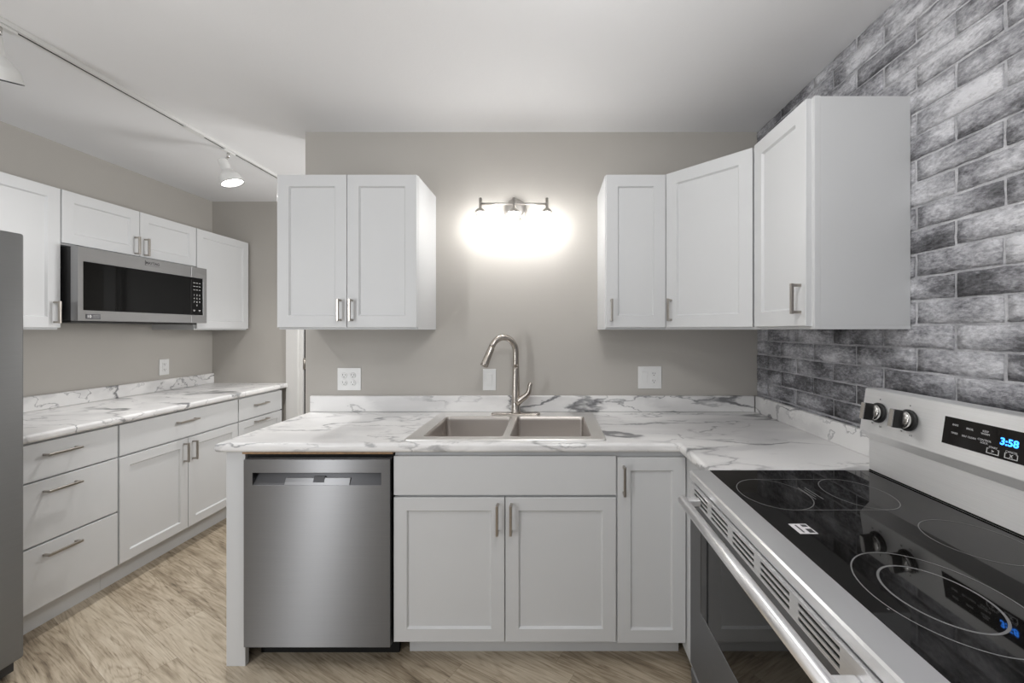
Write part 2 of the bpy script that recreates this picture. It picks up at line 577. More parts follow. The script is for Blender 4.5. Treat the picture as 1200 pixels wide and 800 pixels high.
        s.merge(bm)
        return s

    def text(s, body, size, mat, depth=0.0004, align='CENTER', bold=0.0):
        """flat lettering: text in local XY plane, +Z out of the surface, placed by mat"""
        c = bpy.data.curves.new('t', 'FONT')
        c.body = body
        c.size = size
        c.align_x = align
        c.align_y = 'CENTER'
        c.extrude = depth / 2
        c.offset = bold
        o = bpy.data.objects.new('t', c)
        COL.objects.link(o)
        dg = bpy.context.evaluated_depsgraph_get()
        me = bpy.data.meshes.new_from_object(o.evaluated_get(dg))
        bm = bmesh.new()
        bm.from_mesh(me)
        bpy.data.objects.remove(o)
        bpy.data.curves.remove(c)
        bpy.data.meshes.remove(me)
        s.merge(bm, mat)
        return s

    def xf(s, mat):
        s.bm.transform(mat)
        return s

    def build(s, name, mats, parent=None, world=False, smooth=None):
        bm = s.bm
        root = parent
        while root is not None and root.parent is not None:
            root = root.parent
        if world and root is not None and root.name in ROOT:
            bm.transform(ROOT[root.name].inverted())
        uv = bm.loops.layers.uv.new('uv')
        for f in bm.faces:
            n = f.normal
            ax = max(range(3), key=lambda k: abs(n[k]))
            for l in f.loops:
                c = l.vert.co
                l[uv].uv = ((c.x, c.z) if ax == 1 else (c.y, c.z) if ax == 0 else (c.x, c.y))
        if smooth is not None:
            for f in bm.faces:
                f.smooth = smooth
        me = bpy.data.meshes.new(name)
        bm.to_mesh(me)
        bm.free()
        for m in (mats if isinstance(mats, (list, tuple)) else [mats]):
            me.materials.append(m)
        o = bpy.data.objects.new(name, me)
        COL.objects.link(o)
        if parent is not None:
            o.parent = parent
        return o


def tag(o, label, cat, group=None):
    o['label'] = label
    o['category'] = cat
    if group:
        o['group'] = group
    return o


def thing(name, label, cat, loc=(0, 0, 0), rz=0.0, group=None):
    o = bpy.data.objects.new(name, None)
    o.empty_display_size = 0.05
    COL.objects.link(o)
    o.location = loc
    o.rotation_euler = (0, 0, rz)
    ROOT[o.name] = Matrix.Translation(loc) @ Matrix.Rotation(rz, 4, 'Z')
    return tag(o, label, cat, group)


def struct(o):
    o['kind'] = 'structure'
    return o


def dir_mat(p, d, roll=0.0):
    """matrix taking local +Z onto direction d at point p"""
    q = Vector(d).normalized().to_track_quat('Z', 'Y')
    return Matrix.Translation(p) @ q.to_matrix().to_4x4() @ Matrix.Rotation(roll, 4, 'Z')


def face_mat(p, right, up):
    """matrix for lettering: local X -> right, local Y -> up"""
    r = Vector(right).normalized()
    u = Vector(up).normalized()
    n = r.cross(u)
    m = Matrix((r, u, n)).transposed().to_4x4()
    m.translation = p
    return m


# ------------------------------------------------------------------ setting
YB = 2.274                       # back wall (behind the sink)
YF = 3.50                        # far wall of the left run
XL = -2.89                       # left wall
XR = 1.1465                      # brick wall
ZC = 2.463                       # ceiling
YN = -0.9                        # room goes on behind the camera

struct(MB().box(XL - 0.1, XR + 0.1, YN, YF + 0.1, -0.05, 0).build('floor', M['floor']))
struct(MB().box(XL - 0.1, XR + 0.1, YN, YF + 0.1, ZC, ZC + 0.08).build('ceiling', M['ceil']))
struct(MB().box(XL - 0.1, XL, YN, YF + 0.1, 0, ZC).build('wall_left', M['wall']))
struct(MB().box(-1.36, XR + 0.02, YB, YB + 0.12, 0, ZC).build('wall_back', M['wall']))
# far wall with a doorway
DX0, DX1, DZ = -2.135, -1.30, 2.06
struct(MB().plate([XL, DX0, DX1, XR + 0.02], [0, DZ, ZC], {(1, 0)}, YF, YF + 0.12, 'y').build('wall_far', M['wall']))
struct(MB().plate([DX0 - 0.115, DX0 - 0.012, DX1 + 0.012, DX1 + 0.115], [0, DZ + 0.012, DZ + 0.115], {(1, 0)}, YF - 0.018, YF, 'y', 0.003)
       .build('trim_1', M['trim']))
j = MB()
j.box(DX0 - 0.012, DX0 + 0.018, YF - 0.004, YF + 0.12, 0, DZ + 0.012, 0.002)
j.box(DX1 - 0.018, DX1 + 0.012, YF - 0.004, YF + 0.12, 0, DZ + 0.012, 0.002)
j.box(DX0 + 0.018, DX1 - 0.018, YF - 0.004, YF + 0.12, DZ - 0.018, DZ + 0.012, 0.002)
j.box(DX0 + 0.018, DX0 + 0.05, YF + 0.058, YF + 0.07, 0, DZ - 0.018)
struct(j.build('trim_2', M['trim']))
d = struct(MB().plate([DX0 + 0.036, DX0 + 0.15, -1.78, -1.66, DX1 - 0.135, DX1 - 0.022], [0.008, 0.22, 0.95, 1.10, 1.90, DZ - 0.024],
                      set(), YF + 0.02, YF + 0.055, 'y', 0.002).build('door_1', M['trim']))
MB().box(DX0 + 0.0185, DX0 + 0.0335, YF + 0.0215, YF + 0.05, 0.01, DZ - 0.025).build('gap_shade', M['void'], d)  # black strip standing in for the shade in the jamb gap
for zc in (0.25, 1.079, 1.85):
    hb = MB().box(DX0 + 0.010, DX0 + 0.044, YF + 0.012, YF + 0.019, zc - 0.045, zc + 0.045, 0.001)
    hb.lathe([(0.006, -0.048), (0.006, 0.048)], Matrix.Translation((DX0 + 0.027, YF + 0.008, zc)), 12)
    hb.build('hinge', M['nickel'], d)
MB().lathe([(0.0, 0), (0.026, 0.002), (0.026, 0.008), (0.011, 0.012), (0.011, 0.035), (0.024, 0.045), (0.027, 0.060), (0.018, 0.072), (0, 0.074)],
           dir_mat((DX1 - 0.08, YF + 0.0195, 0.95), (0, -1, 0))).build('door_knob', M['nickel'], d)


# brick wall: every brick stands proud of the mortar
def brick_wall():
    m = MB()
    m.mi = 1
    m.box(XR + 0.0050, XR + 0.12, YN, YF + 0.1, 0, ZC)
    bm = m.bm
    tone = []
    H, LN = 0.0739, 0.2515
    ZR = 1.3066
    nrow0 = int(math.floor((0 - ZR) / H))
    nrow1 = int(math.ceil((ZC - ZR) / H))
    rng = random.Random(3)
    for r in range(nrow0, nrow1):
        z0, z1 = ZR + r * H, ZR + (r + 1) * H
        joint = 2.167 if r % 2 == 0 else 2.041
        k0 = int(math.floor((joint - (YB - 0.0)) / LN)) - 1
        k = k0
        while True:
            y1 = joint - k * LN
            y0 = y1 - LN
            k += 1
            if y1 < YN:
                break
            a0 = max(y0 + 0.0044 + rng.uniform(-.0015, .0015), YN)
            a1 = min(y1 - 0.0044 + rng.uniform(-.0015, .0015), YB + 0.03)
            b0 = max(z0 + 0.0038 + rng.uniform(-.001, .001), 0.0)
            b1 = min(z1 - 0.0038 + rng.uniform(-.001, .001), ZC - 0.004)
            if a1 - a0 < 0.01 or b1 - b0 < 0.008:
                continue
            px = XR + rng.uniform(-0.0015, 0.0015)
            t = bmesh.new()
            ny = max(2, int((a1 - a0) / 0.03))
            vs = {}
            for i in range(ny + 1):
                for q in range(4):
                    yy = a0 + (a1 - a0) * i / ny
                    zz = b0 + (b1 - b0) * q / 3
                    edge = (i in (0, ny)) or (q in (0, 3))
                    if edge:
                        yy += rng.uniform(-.0016, .0016)
                        zz += rng.uniform(-.0016, .0016)
                    xx = px + rng.uniform(-.0009, .0009) + (0.0022 if edge else 0)
                    vs[i, q] = t.verts.new((xx, yy, zz))
            for i in range(ny):
                for q in range(3):
                    f = t.faces.new((vs[i, q], vs[i, q + 1], vs[i + 1, q + 1], vs[i + 1, q]))
                    f.smooth = True
            ring = [vs[i, 0] for i in range(ny + 1)] + [vs[ny, q] for q in (1, 2, 3)] + [vs[i, 3] for i in range(ny - 1, -1, -1)] + [vs[0, q] for q in (2, 1)]
            low = [t.verts.new((XR + 0.009, v.co.y, v.co.z)) for v in ring]
            for i in range(len(ring)):
                i2 = (i + 1) % len(ring)
                t.faces.new((ring[i], ring[i2], low[i2], low[i]))
            bmesh.ops.recalc_face_normals(t, faces=t.faces[:])
            m.mi = 0
            nf = len(t.faces)
            m.merge(t)
            tone += [rng.random()] * nf
    o = m.build('wall_right', [M['brick'], M['mortar']])
    me = o.data
    at = me.attributes.new('tone', 'FLOAT', 'FACE')
    n0 = len(me.polygons) - len(tone)
    at.data.foreach_set('value', [0.5] * n0 + tone)
    return struct(o)


brick_wall()


# ------------------------------------------------------------------ cabinets
def pull(parent, x, z, vertical=True, ln=0.117, t=0.02):
    """bar pull: square bar on two posts, on a front whose face is y=-t"""
    m = MB()
    h = ln / 2
    b = 0.0052
    y1, y0 = -t - 0.024, -t - 0.034
    if vertical:
        m.box(x - b, x + b, y0, y1, z - h, z + h, 0.0015)
        for s in (-1, 1):
            m.box(x - b * .9, x + b * .9, y1 - 0.002, -t, z + s * (h - 0.006) - b * .9, z + s * (h - 0.006) + b * .9, 0.001)
    else:
        m.box(x - h, x + h, y0, y1, z - b, z + b, 0.0015)
        for s in (-1, 1):
            m.box(x + s * (h - 0.006) - b * .9, x + s * (h - 0.006) + b * .9, y1 - 0.002, -t, z - b * .9, z + b * .9, 0.001)
    return m.build('handle', M['nickel'], parent)


def upper(label, loc, rz, w, h, dep, doors, hl=0.105, lip=0.0):
    """wall cabinet; local x width, y=0 carcass front, z=0 bottom; doors: (x0,x1,hx,hz)"""
    t = thing('wall_cabinet', label, 'cabinet', loc, rz)
    m = MB()
    m.box(0, w, 0, 0.019, 0, h, 0.001)                       # face frame
    m.box(lip, w - lip, 0.019, dep, 0.0, 0.012)              # bottom edge boards
    m.box(lip, w - lip, 0.019, dep, 0.012, h - 0.002, 0.0008)
    m.build('carcass', M['cab'], t)
    for (x0, x1, hx, hz) in doors:
        dd = MB().shaker(x0, x1, 0.010, h - 0.003).build('door', M['cab'], t)
        pull(dd, hx, hz, True, hl)
    return t


ZU, HU = 1.367, 0.740
FD = 0.305                      # upper depth without door
DG = 0.0015
# over the counter, left of the vanity light
w = 0.668
upper('white two-door wall cabinet left of the three-bulb wall light', (-1.303, YB - FD, ZU), 0, w, HU, FD,
      [(0.002, w / 2 - DG, w / 2 - 0.029, 0.092), (w / 2 + DG, w - 0.002, w / 2 + 0.026, 0.092)])
# right of the vanity light
w = 0.291
upper('narrow white single-door wall cabinet just right of the three-bulb wall light', (0.2617, YB - FD, ZU), 0, w, HU, FD,
      [(0.004, w - 0.004, 0.027, 0.092)])


# diagonal corner cabinet
def corner_cab():
    a, bq = 0.594, 0.305                                       # wall lengths and side depth
    x0, y0 = 0.5535, YB
    P1 = Vector((x0, YB - FD))
    P2 = Vector((XR - FD, 1.664))
    dv = P2 - P1
    ln = dv.length
    ang = math.atan2(dv.y, dv.x)
    t = thing('corner_wall_cabinet', 'white diagonal corner wall cabinet set between the back wall and the brick wall', 'cabinet', (P1.x, P1.y, ZU), ang)
    m = MB()
    poly = [(x0, YB), (P1.x, P1.y), (P2.x, P2.y), (XR, 1.664), (XR, YB)]
    m.prism([(p[0], p[1]) for p in poly], 'z', ZU, ZU + HU, 0.001)
    m.build('carcass', M['cab'], t, world=True)
    dd = MB().shaker(0.014, ln - 0.012, 0.010, HU - 0.003).build('door', M['cab'], t)
    pull(dd, 0.042, 0.092, True, 0.105)


corner_cab()
# on the brick wall beside the range
w = 1.664 - 1.304
t = upper('white wall cabinet on the brick wall with its broad blank side facing out', (XR - FD, 1.662, ZU), -PI / 2, w - 0.002, HU + 0.004, FD,
          [(0.010, w - 0.016, w - 0.043, 0.100)], 0.10, 0.0)
# the run on the left wall
XU = XL + FD + 0.0
UA, UB, UC, UD = 1.650, 2.149, 2.970, 3.482
w = UB - UA
upper('white wall cabinet beside the refrigerator, left of the microwave', (XU, UA, ZU), PI / 2, w - 0.001, HU, FD,
      [(0.003, w - 0.004, w - 0.032, 0.090)], 0.115)
w = UC - UB
t = upper('short white two-door wall cabinet directly above the microwave', (XU, UB, ZU + 0.448), PI / 2, w - 0.001, HU - 0.448, FD,
          [(0.003, w / 2 - DG, w / 2 - 0.030, 0.072), (w / 2 + DG, w - 0.004, w / 2 + 0.030, 0.072)], 0.11)
w = UD - UC
upper('white single-door wall cabinet between the microwave and the far wall', (XU, UC, ZU), PI / 2, w, HU, FD,
      [(0.003, w - 0.003, 0.032, 0.112)], 0.105)

# ---- base cabinets
CT, CTH = 0.914, 0.037           # worktop height and thickness
BH = CT - CTH                    # carcass height


def base(label, loc, rz, w, dep, fronts, x_toe=(0, 0), name='base_cabinet', hollow=False, zb=0.105):
    """fronts: list of (kind, x0, x1, z0, z1, handle) kind 'door'|'drawer'|'slab'|'shaker_drawer'"""
    t = thing(name, label, 'cabinet', loc, rz)
    m = MB()
    if hollow:
        m.plate([0, 0.018, w - 0.018, w], [0, 0.018, dep - 0.008, dep], {(1, 1)}, 0.105, BH - 0.0005, 'z')
        m.box(0.018, w - 0.018, 0.018, dep - 0.008, 0.105, 0.122)
    else:
        m.box(0, w, 0, dep, zb, BH - 0.0005, 0.001)
    m.build('carcass', M['cab'], t)
    MB().box(x_toe[0], w - x_toe[1], 0.078, 0.094, 0, zb).build('toe_kick', M['cab'], t)
    for (kind, x0, x1, z0, z1, hd) in fronts:
        m = MB()
        if kind in ('door', 'shaker_drawer'):
            m.shaker(x0, x1, z0, z1, fr=0.052)
        else:
            m.box(x0, x1, -0.02, 0, z0, z1, 0.0015)
        o = m.build({'door': 'door', 'slab': 'false_front'}.get(kind, 'drawer'), M['cab'], t)
        if hd:
            pull(o, hd[0], hd[1], hd[2], hd[3])
    return t


XB0, XB1, XB2 = -0.630, 0.2655, 0.5445
w = XB1 - XB0
base('white sink base cabinet with two doors under the double sink', (XB0, 1.664, 0), 0, w, 0.605,
     [('slab', 0.001, w - 0.002, 0.702, 0.858, None),
      ('door', 0.001, w / 2 - 0.002, 0.113, 0.692, (w / 2 - 0.0285, 0.612, True, 0.120)),
      ('door', w / 2 + 0.002, w - 0.002, 0.113, 0.692, (w / 2 + 0.0255, 0.612, True, 0.120))], (0.032, 0), hollow=True)
w = XB2 - XB1
base('narrow tall-door white base cabinet between the sink cabinet and the range', (XB1, 1.664, 0), 0, w, 0.605,
     [('door', 0.004, w - 0.001, 0.108, 0.853, (0.0285, 0.765, True, 0.116))])
# blind corner run beside the range: its side faces the camera's left
t = thing('corner_base_cabinet', 'white corner base cabinet squeezed between the narrow door and the range', 'cabinet', (0.548, 1.318, 0))
MB().box(0.548, XR - 0.004, 1.318, YB - 0.006, 0.105, BH, 0.001).build('carcass', M['cab'], t, world=True)
MB().box(0.548, 0.566, 1.318, 1.70, 0.06, 0.1045, 0.001).build('filler_strip', M['cab'], t, world=True)
MB().box(0.625, 0.64, 1.318, 1.70, 0, 0.1045).build('toe_kick', M['cab'], t, world=True)

# left wall run; local x = +Y, face toward +X
XBL = -2.28
BA, BB, BC, BD = 1.640, 2.1455, 2.968, 3.452
w = BB - BA
c = 1.888 - BA
base('white three-drawer base cabinet next to the refrigerator', (XBL, BA, 0), PI / 2, w - 0.001, 0.60,
     [('drawer', 0.003, w - 0.006, 0.703, 0.865, (c, 0.809, False, 0.135)),
      ('drawer', 0.003, w - 0.006, 0.420, 0.695, (c, 0.645, False, 0.135)),
      ('drawer', 0.003, w - 0.006, 0.135, 0.411, (c, 0.362, False, 0.135))], zb=0.131)
w = BC - BB
base('white base cabinet with one wide drawer above two doors, under the microwave', (XBL, BB, 0), PI / 2, w - 0.001, 0.60,
     [('drawer', 0.004, w - 0.005, 0.703, 0.865, (2.54 - BB, 0.805, False, 0.135)),
      ('door', 0.004, w / 2 - 0.002, 0.135, 0.693, (w / 2 - 0.030, 0.610, True, 0.118)),
      ('door', w / 2 + 0.002, w - 0.005, 0.135, 0.693, (w / 2 + 0.032, 0.610, True, 0.118))], zb=0.131)
w = BD - BC
base('white base cabinet with one drawer above a panelled front, beside the doorway', (XBL, BC, 0), PI / 2, w, 0.60,
     [('drawer', 0.004, w - 0.004, 0.703, 0.862, (3.19 - BC, 0.795, False, 0.135)),
      ('shaker_drawer', 0.004, w - 0.004, 0.135, 0.693, (3.19 - BC, 0.668, False, 0.135))], zb=0.131)

# ---- end panel left of the dishwasher
t = thing('end_panel', 'white cabinet end panel standing on the floor left of the dishwasher', 'panel', (-1.2774, 1.663, 0))
MB().box(-1.3157, -1.239, 1.663, 1.684, 0, BH, 0.001).build('front_stile', M['cab'], t, world=True)
MB().box(-1.3157, -1.297, 1.684, YB - 0.004, 0, BH).build('side_board', M['cab'], t, world=True)

# ------------------------------------------------------------------ worktops
SX0, SX1, SY0, SY1 = -0.594, 0.226, 1.668, 2.222       # sink outline
CX0, CFX, CFY, CNY = -1.333, 0.512, 1.626, 1.316


def worktop_main():
    t = thing('kitchen_worktop', 'white grey-veined marble-look worktop around the sink, L-shaped up to the range', 'worktop', (-0.2, 1.95, BH))
    us = [CX0, SX0 + 0.012, SX1 - 0.012, CFX, XR - 0.002]
    vs = [CNY, CFY, SY0 + 0.012, SY1 - 0.012, YB - 0.002]
    holes = {(0, 0), (1, 0), (2, 0), (1, 2)}
    bm = bmesh.new()
    tmp = MB().plate(us, vs, holes, BH, CT, 'z')
    bm = tmp.bm
    es = []
    for e in bm.edges:
        a, b = e.verts[0].co, e.verts[1].co
        if abs(a.z - b.z) > 1e-4 or len(e.link_faces) != 2 or e.calc_face_angle() < 0.5:
            continue
        mid = (a + b) / 2
        if abs(mid.y - CFY) < 1e-3 and mid.x < CFX + .001 or abs(mid.x - CX0) < 1e-3 or (abs(mid.x - CFX) < 1e-3 and mid.y < CFY):
            es.append(e)
    bmesh.ops.bevel(bm, geom=es, offset=0.013, segments=4, profile=0.5, affect='EDGES')
    tmp.build('countertop', M['marble'], t, world=True)
    b = MB().box(-1.325, XR - 0.021, YB - 0.021, YB - 0.001, CT, CT + 0.089, 0.006, 3)
    b.build('backsplash', M['marble'], t, world=True)
    b = MB().box(XR - 0.0205, XR - 0.002, CNY, YB - 0.0215, CT, CT + 0.089, 0.004, 3)
    b.build('backsplash', M['marble'], t, world=True)


worktop_main()
tag(MB().box(-1.236, -0.632, 1.642, 1.660, BH - 0.010, BH - 0.0005, 0.0008).build('support_strip', M['ply']),
    'bare plywood strip between the worktop edge and the dishwasher top', 'strip')
t = thing('side_worktop', 'white grey-veined marble-look worktop along the left wall under the microwave', 'worktop', (-2.56, 2.56, BH))
m = MB()
tmp = bmesh.new()
bmesh.ops.create_cube(tmp, size=1)
for v in tmp.verts:
    v.co = Vector((XL + 0.001 + (v.co.x + .5) * (-2.236 - XL), 1.64 + (v.co.y + .5) * (YF - 0.002 - 1.64), BH + (v.co.z + .5) * CTH))
es = [e for e in tmp.edges if all(v.co.x > -2.3 for v in e.verts) and abs(e.verts[0].co.y - e.verts[1].co.y) > 1]
bmesh.ops.bevel(tmp, geom=es, offset=0.013, segments=4, profile=0.5, affect='EDGES')
m.merge(tmp)
m.build('countertop', M['marble'], t, world=True)
MB().box(XL + 0.001, XL + 0.021, 1.64, YF - 0.002, CT, CT + 0.085, 0.006, 3).build('backsplash', M['marble'], t, world=True)


# ------------------------------------------------------------------ sink
def rrect(x0, x1, y0, y1, r, n=6):
    p = []
    for cx, cy, a in ((x1 - r, y1 - r, 0), (x0 + r, y1 - r, 90), (x0 + r, y0 + r, 180), (x1 - r, y0 + r, 270)):
        for k in range(n + 1):
            q = R(a + 90 * k / n)
            p.append((cx + r * math.cos(q), cy + r * math.sin(q)))
    return p


def loop_mesh(loops, close_last=True):
    """bridge equal-count loops of 3D points"""
    bm = bmesh.new()
    vv = [[bm.verts.new(p) for p in lp] for lp in loops]
    n = len(vv[0])
    for a, b in zip(vv, vv[1:]):
        for k in range(n):
            f = bm.faces.new((a[k], a[(k + 1) % n], b[(k + 1) % n], b[k]))
            f.smooth = True
    if close_last:
        bm.faces.new(vv[-1])
    return bm


def sink():
    t = thing('kitchen_sink', 'stainless steel double-bowl drop-in sink set in the worktop', 'sink', (-0.184, 1.945, CT))
    zt = CT + 0.006
    bowls = [(-0.535, -0.199), (-0.171, 0.172)]
    by0, by1 = 1.712, 2.110
    bm = bmesh.new()
    edges = []
    for pts in [rrect(SX0, SX1, SY0, SY1, 0.012)] + [rrect(a, b, by0, by1, 0.018) for a, b in bowls]:
        vs = [bm.verts.new((p[0], p[1], zt)) for p in pts]
        edges += [bm.edges.new((vs[k], vs[(k + 1) % len(vs)])) for k in range(len(vs))]
    bmesh.ops.triangle_fill(bm, edges=edges, use_beauty=True, normal=(0, 0, 1))
    bmesh.ops.recalc_face_normals(bm, faces=bm.faces[:])
    m = MB()
    m.merge(bm)
    o0, o1 = rrect(SX0, SX1, SY0, SY1, 0.012), rrect(SX0 - 0.003, SX1 + 0.003, SY0 - 0.003, SY1 + 0.003, 0.014)
    m.merge(loop_mesh([[(p[0], p[1], zt) for p in o0], [(p[0], p[1], zt - 0.002) for p in o1], [(p[0], p[1], CT + 0.0003) for p in o1]], False))
    m.build('rim', M['sinkrim'], t, world=True)
    for a, b in bowls:
        loops = []
        for ins, z, r in ((0, zt, 0.018), (0.003, zt - 0.003, 0.016), (0.004, zt - 0.02, 0.016), (0.008, zt - 0.15, 0.018), (0.016, zt - 0.175, 0.03), (0.045, zt - 0.19, 0.05), (0.10, zt - 0.195, 0.04)):
            loops.append([(p[0], p[1], z) for p in rrect(a + ins, b - ins, by0 + ins, by1 - ins, r)])
        m = MB()
        bm = loop_mesh(loops)
        bmesh.ops.recalc_face_normals(bm, faces=bm.faces[:])
        bmesh.ops.reverse_faces(bm, faces=bm.faces[:])
        m.merge(bm)
        bo = m.build('bowl', M['sink'], t, world=True)
        cx, cy = (a + b) / 2, (by0 + by1) / 2 + 0.05
        MB().lathe([(0.055, 0), (0.052, 0.003), (0.04, 0.0035), (0.036, -0.002), (0.008, -0.003), (0.008, 0.006), (0.0, 0.007)],
                   Matrix.Translation((cx, cy, zt - 0.1945))).build('drain', M['chrome'], bo, world=True)


sink()


# ------------------------------------------------------------------ faucet
def faucet():
    fx, fy, z0 = -0.183, 2.166, CT + 0.0065
    t = thing('kitchen_faucet', 'brushed nickel gooseneck pull-down faucet with side lever behind the sink', 'faucet', (fx, fy, z0))
    loops = []
    for ins, z in ((0.0, 0), (0.0, 0.004), (0.002, 0.007), (0.006, 0.0085)):
        loops.append([(p[0], p[1], z0 + z) for p in rrect(fx - 0.129 + ins, fx + 0.129 - ins, fy - 0.026 + ins, fy + 0.026 - ins, 0.0195)])
    bm = loop_mesh(loops)
    bmesh.ops.recalc_face_normals(bm, faces=bm.faces[:])
    m = MB()
    m.merge(bm)
    m.build('deck_plate', M['faucet'], t, world=True)
    zb = z0 + 0.008
    MB().lathe([(0.026, 0), (0.026, 0.006), (0.0235, 0.010), (0.0222, 0.06), (0.0205, 0.13), (0.0185, 0.20), (0.0172, 0.234), (0.0172, 0.237)],
               Matrix.Translation((fx, fy, zb))).build('body', M['faucet'], t, world=True)
    # spout
    dx, dy = -0.83, -0.56                       # swivelled to the left and forward
    pts = []
    zs = zb + 0.237
    ztop = 1.327
    rr = 0.073
    zc = ztop - rr * 1.12
    for k in range(5):
        pts.append((fx, fy, zs + (zc - zs) * k / 4))
    for k in range(1, 17):
        a = R(158) * k / 16
        q = rr * (1 - math.cos(a))
        pts.append((fx + dx * q * 1.0, fy + dy * q, zc + rr * 1.12 * math.sin(a)))
    sp = MB().tube(pts, 0.0158, 18)
    sp.lathe([(0.0176, 0), (0.0176, 0.003)], Matrix.Translation((fx, fy, zs)), 18)
    sp = sp.build('spout', M['faucet'], t, world=True)
    e = Vector(pts[-1])
    dr = (Vector(pts[-1]) - Vector(pts[-2])).normalized()
    MB().lathe([(0.0158, 0), (0.0172, 0.004), (0.0178, 0.055), (0.0196, 0.084), (0.0202, 0.098), (0.0185, 0.103), (0.015, 0.104), (0.014, 0.100), (0, 0.100)],
               dir_mat(e, dr), 20).build('spray_head', M['faucet'], t, world=True)
    # side lever
    lp = [(fx + 0.004, fy - 0.006, zb + 0.050), (fx + 0.022, fy - 0.010, zb + 0.066), (fx + 0.042, fy - 0.014, zb + 0.082), (fx + 0.058, fy - 0.017, zb + 0.094),
          (fx + 0.069, fy - 0.019, zb + 0.108), (fx + 0.074, fy - 0.020, zb + 0.128), (fx + 0.077, fy - 0.021, zb + 0.150), (fx + 0.0785, fy - 0.021, zb + 0.160), (fx + 0.079, fy - 0.021, zb + 0.163)]
    MB().tube(lp, [0.020, 0.019, 0.0170, 0.0152, 0.0138, 0.0125, 0.0115, 0.0098, 0.003], 16).build('lever', M['faucet'], t, world=True)


faucet()


# ------------------------------------------------------------------ dishwasher
def dishwasher():
    x0, x1, y0 = -1.2215, -0.638, 1.630
    t = thing('dishwasher', 'stainless steel dishwasher with pocket handle under the worktop', 'dishwasher', ((x0 + x1) / 2, 1.9, 0))
    MB().box(-1.233, -0.634, 1.668, 2.20, 0.09, 0.862).build('tub_housing', M['void'], t, world=True)
    hx0, hx1, hz0, hz1 = -1.185, -0.674, 0.747, 0.796
    dz0, dz1 = 0.1015, 0.8485
    m = MB().plate([x0, hx0, hx1, x1], [dz0, hz0, hz1, dz1], {(1, 1)}, y0, y0 + 0.034, 'y', 0.0015)
    dr = m.build('door', M['steel'], t, world=True)
    m = MB()
    pol = [(y0 + 0.001, hz0), (y0 + 0.004, hz0), (y0 + 0.033, hz1 - 0.001), (y0 + 0.033, hz1), (y0 + 0.030, hz1)]
    m.prism([(y0 + 0.0015, hz0 + 0.0002), (y0 + 0.0335, hz0 + 0.0002), (y0 + 0.0335, hz1 - 0.0002), (y0 + 0.029, hz1 - 0.0002)], 'x', hx0 + 0.0003, hx1 - 0.0003)
    m.build('handle_pocket', M['steel_dark'], dr, world=True)
    ix0, ix1 = -1.060, -0.800
    m = MB()
    m.prism([(y0 - 0.0005, hz0 + 0.0004), (y0 + 0.012, hz0 + 0.0004), (y0 + 0.018, hz0 + 0.026), (y0 + 0.011, hz0 + 0.026)], 'x', ix0, ix1, 0.001)
    m.build('pocket_insert', M['steel'], dr, world=True)
    m = MB()
    m.prism([(y0 + 0.0030, hz0 + 0.010), (y0 + 0.0060, hz0 + 0.010), (y0 + 0.016, hz0 + 0.032), (y0 + 0.0125, hz0 + 0.032)], 'x', -0.947, -0.903)
    m.build('status_window', M['badge'], dr, world=True)
    MB().box(-1.225, -0.64, 1.735, 1.75, 0.0, 0.0895).build('toe_panel', M['void'], t, world=True)
    for lx in (-1.2, -0.67):
        MB().lathe([(0.018, 0), (0.018, 0.006), (0.006, 0.008), (0.006, 0.0895)], Matrix.Translation((lx, 2.1, 0)), 12).build('leveling_foot', M['black'], t, world=True)


dishwasher()


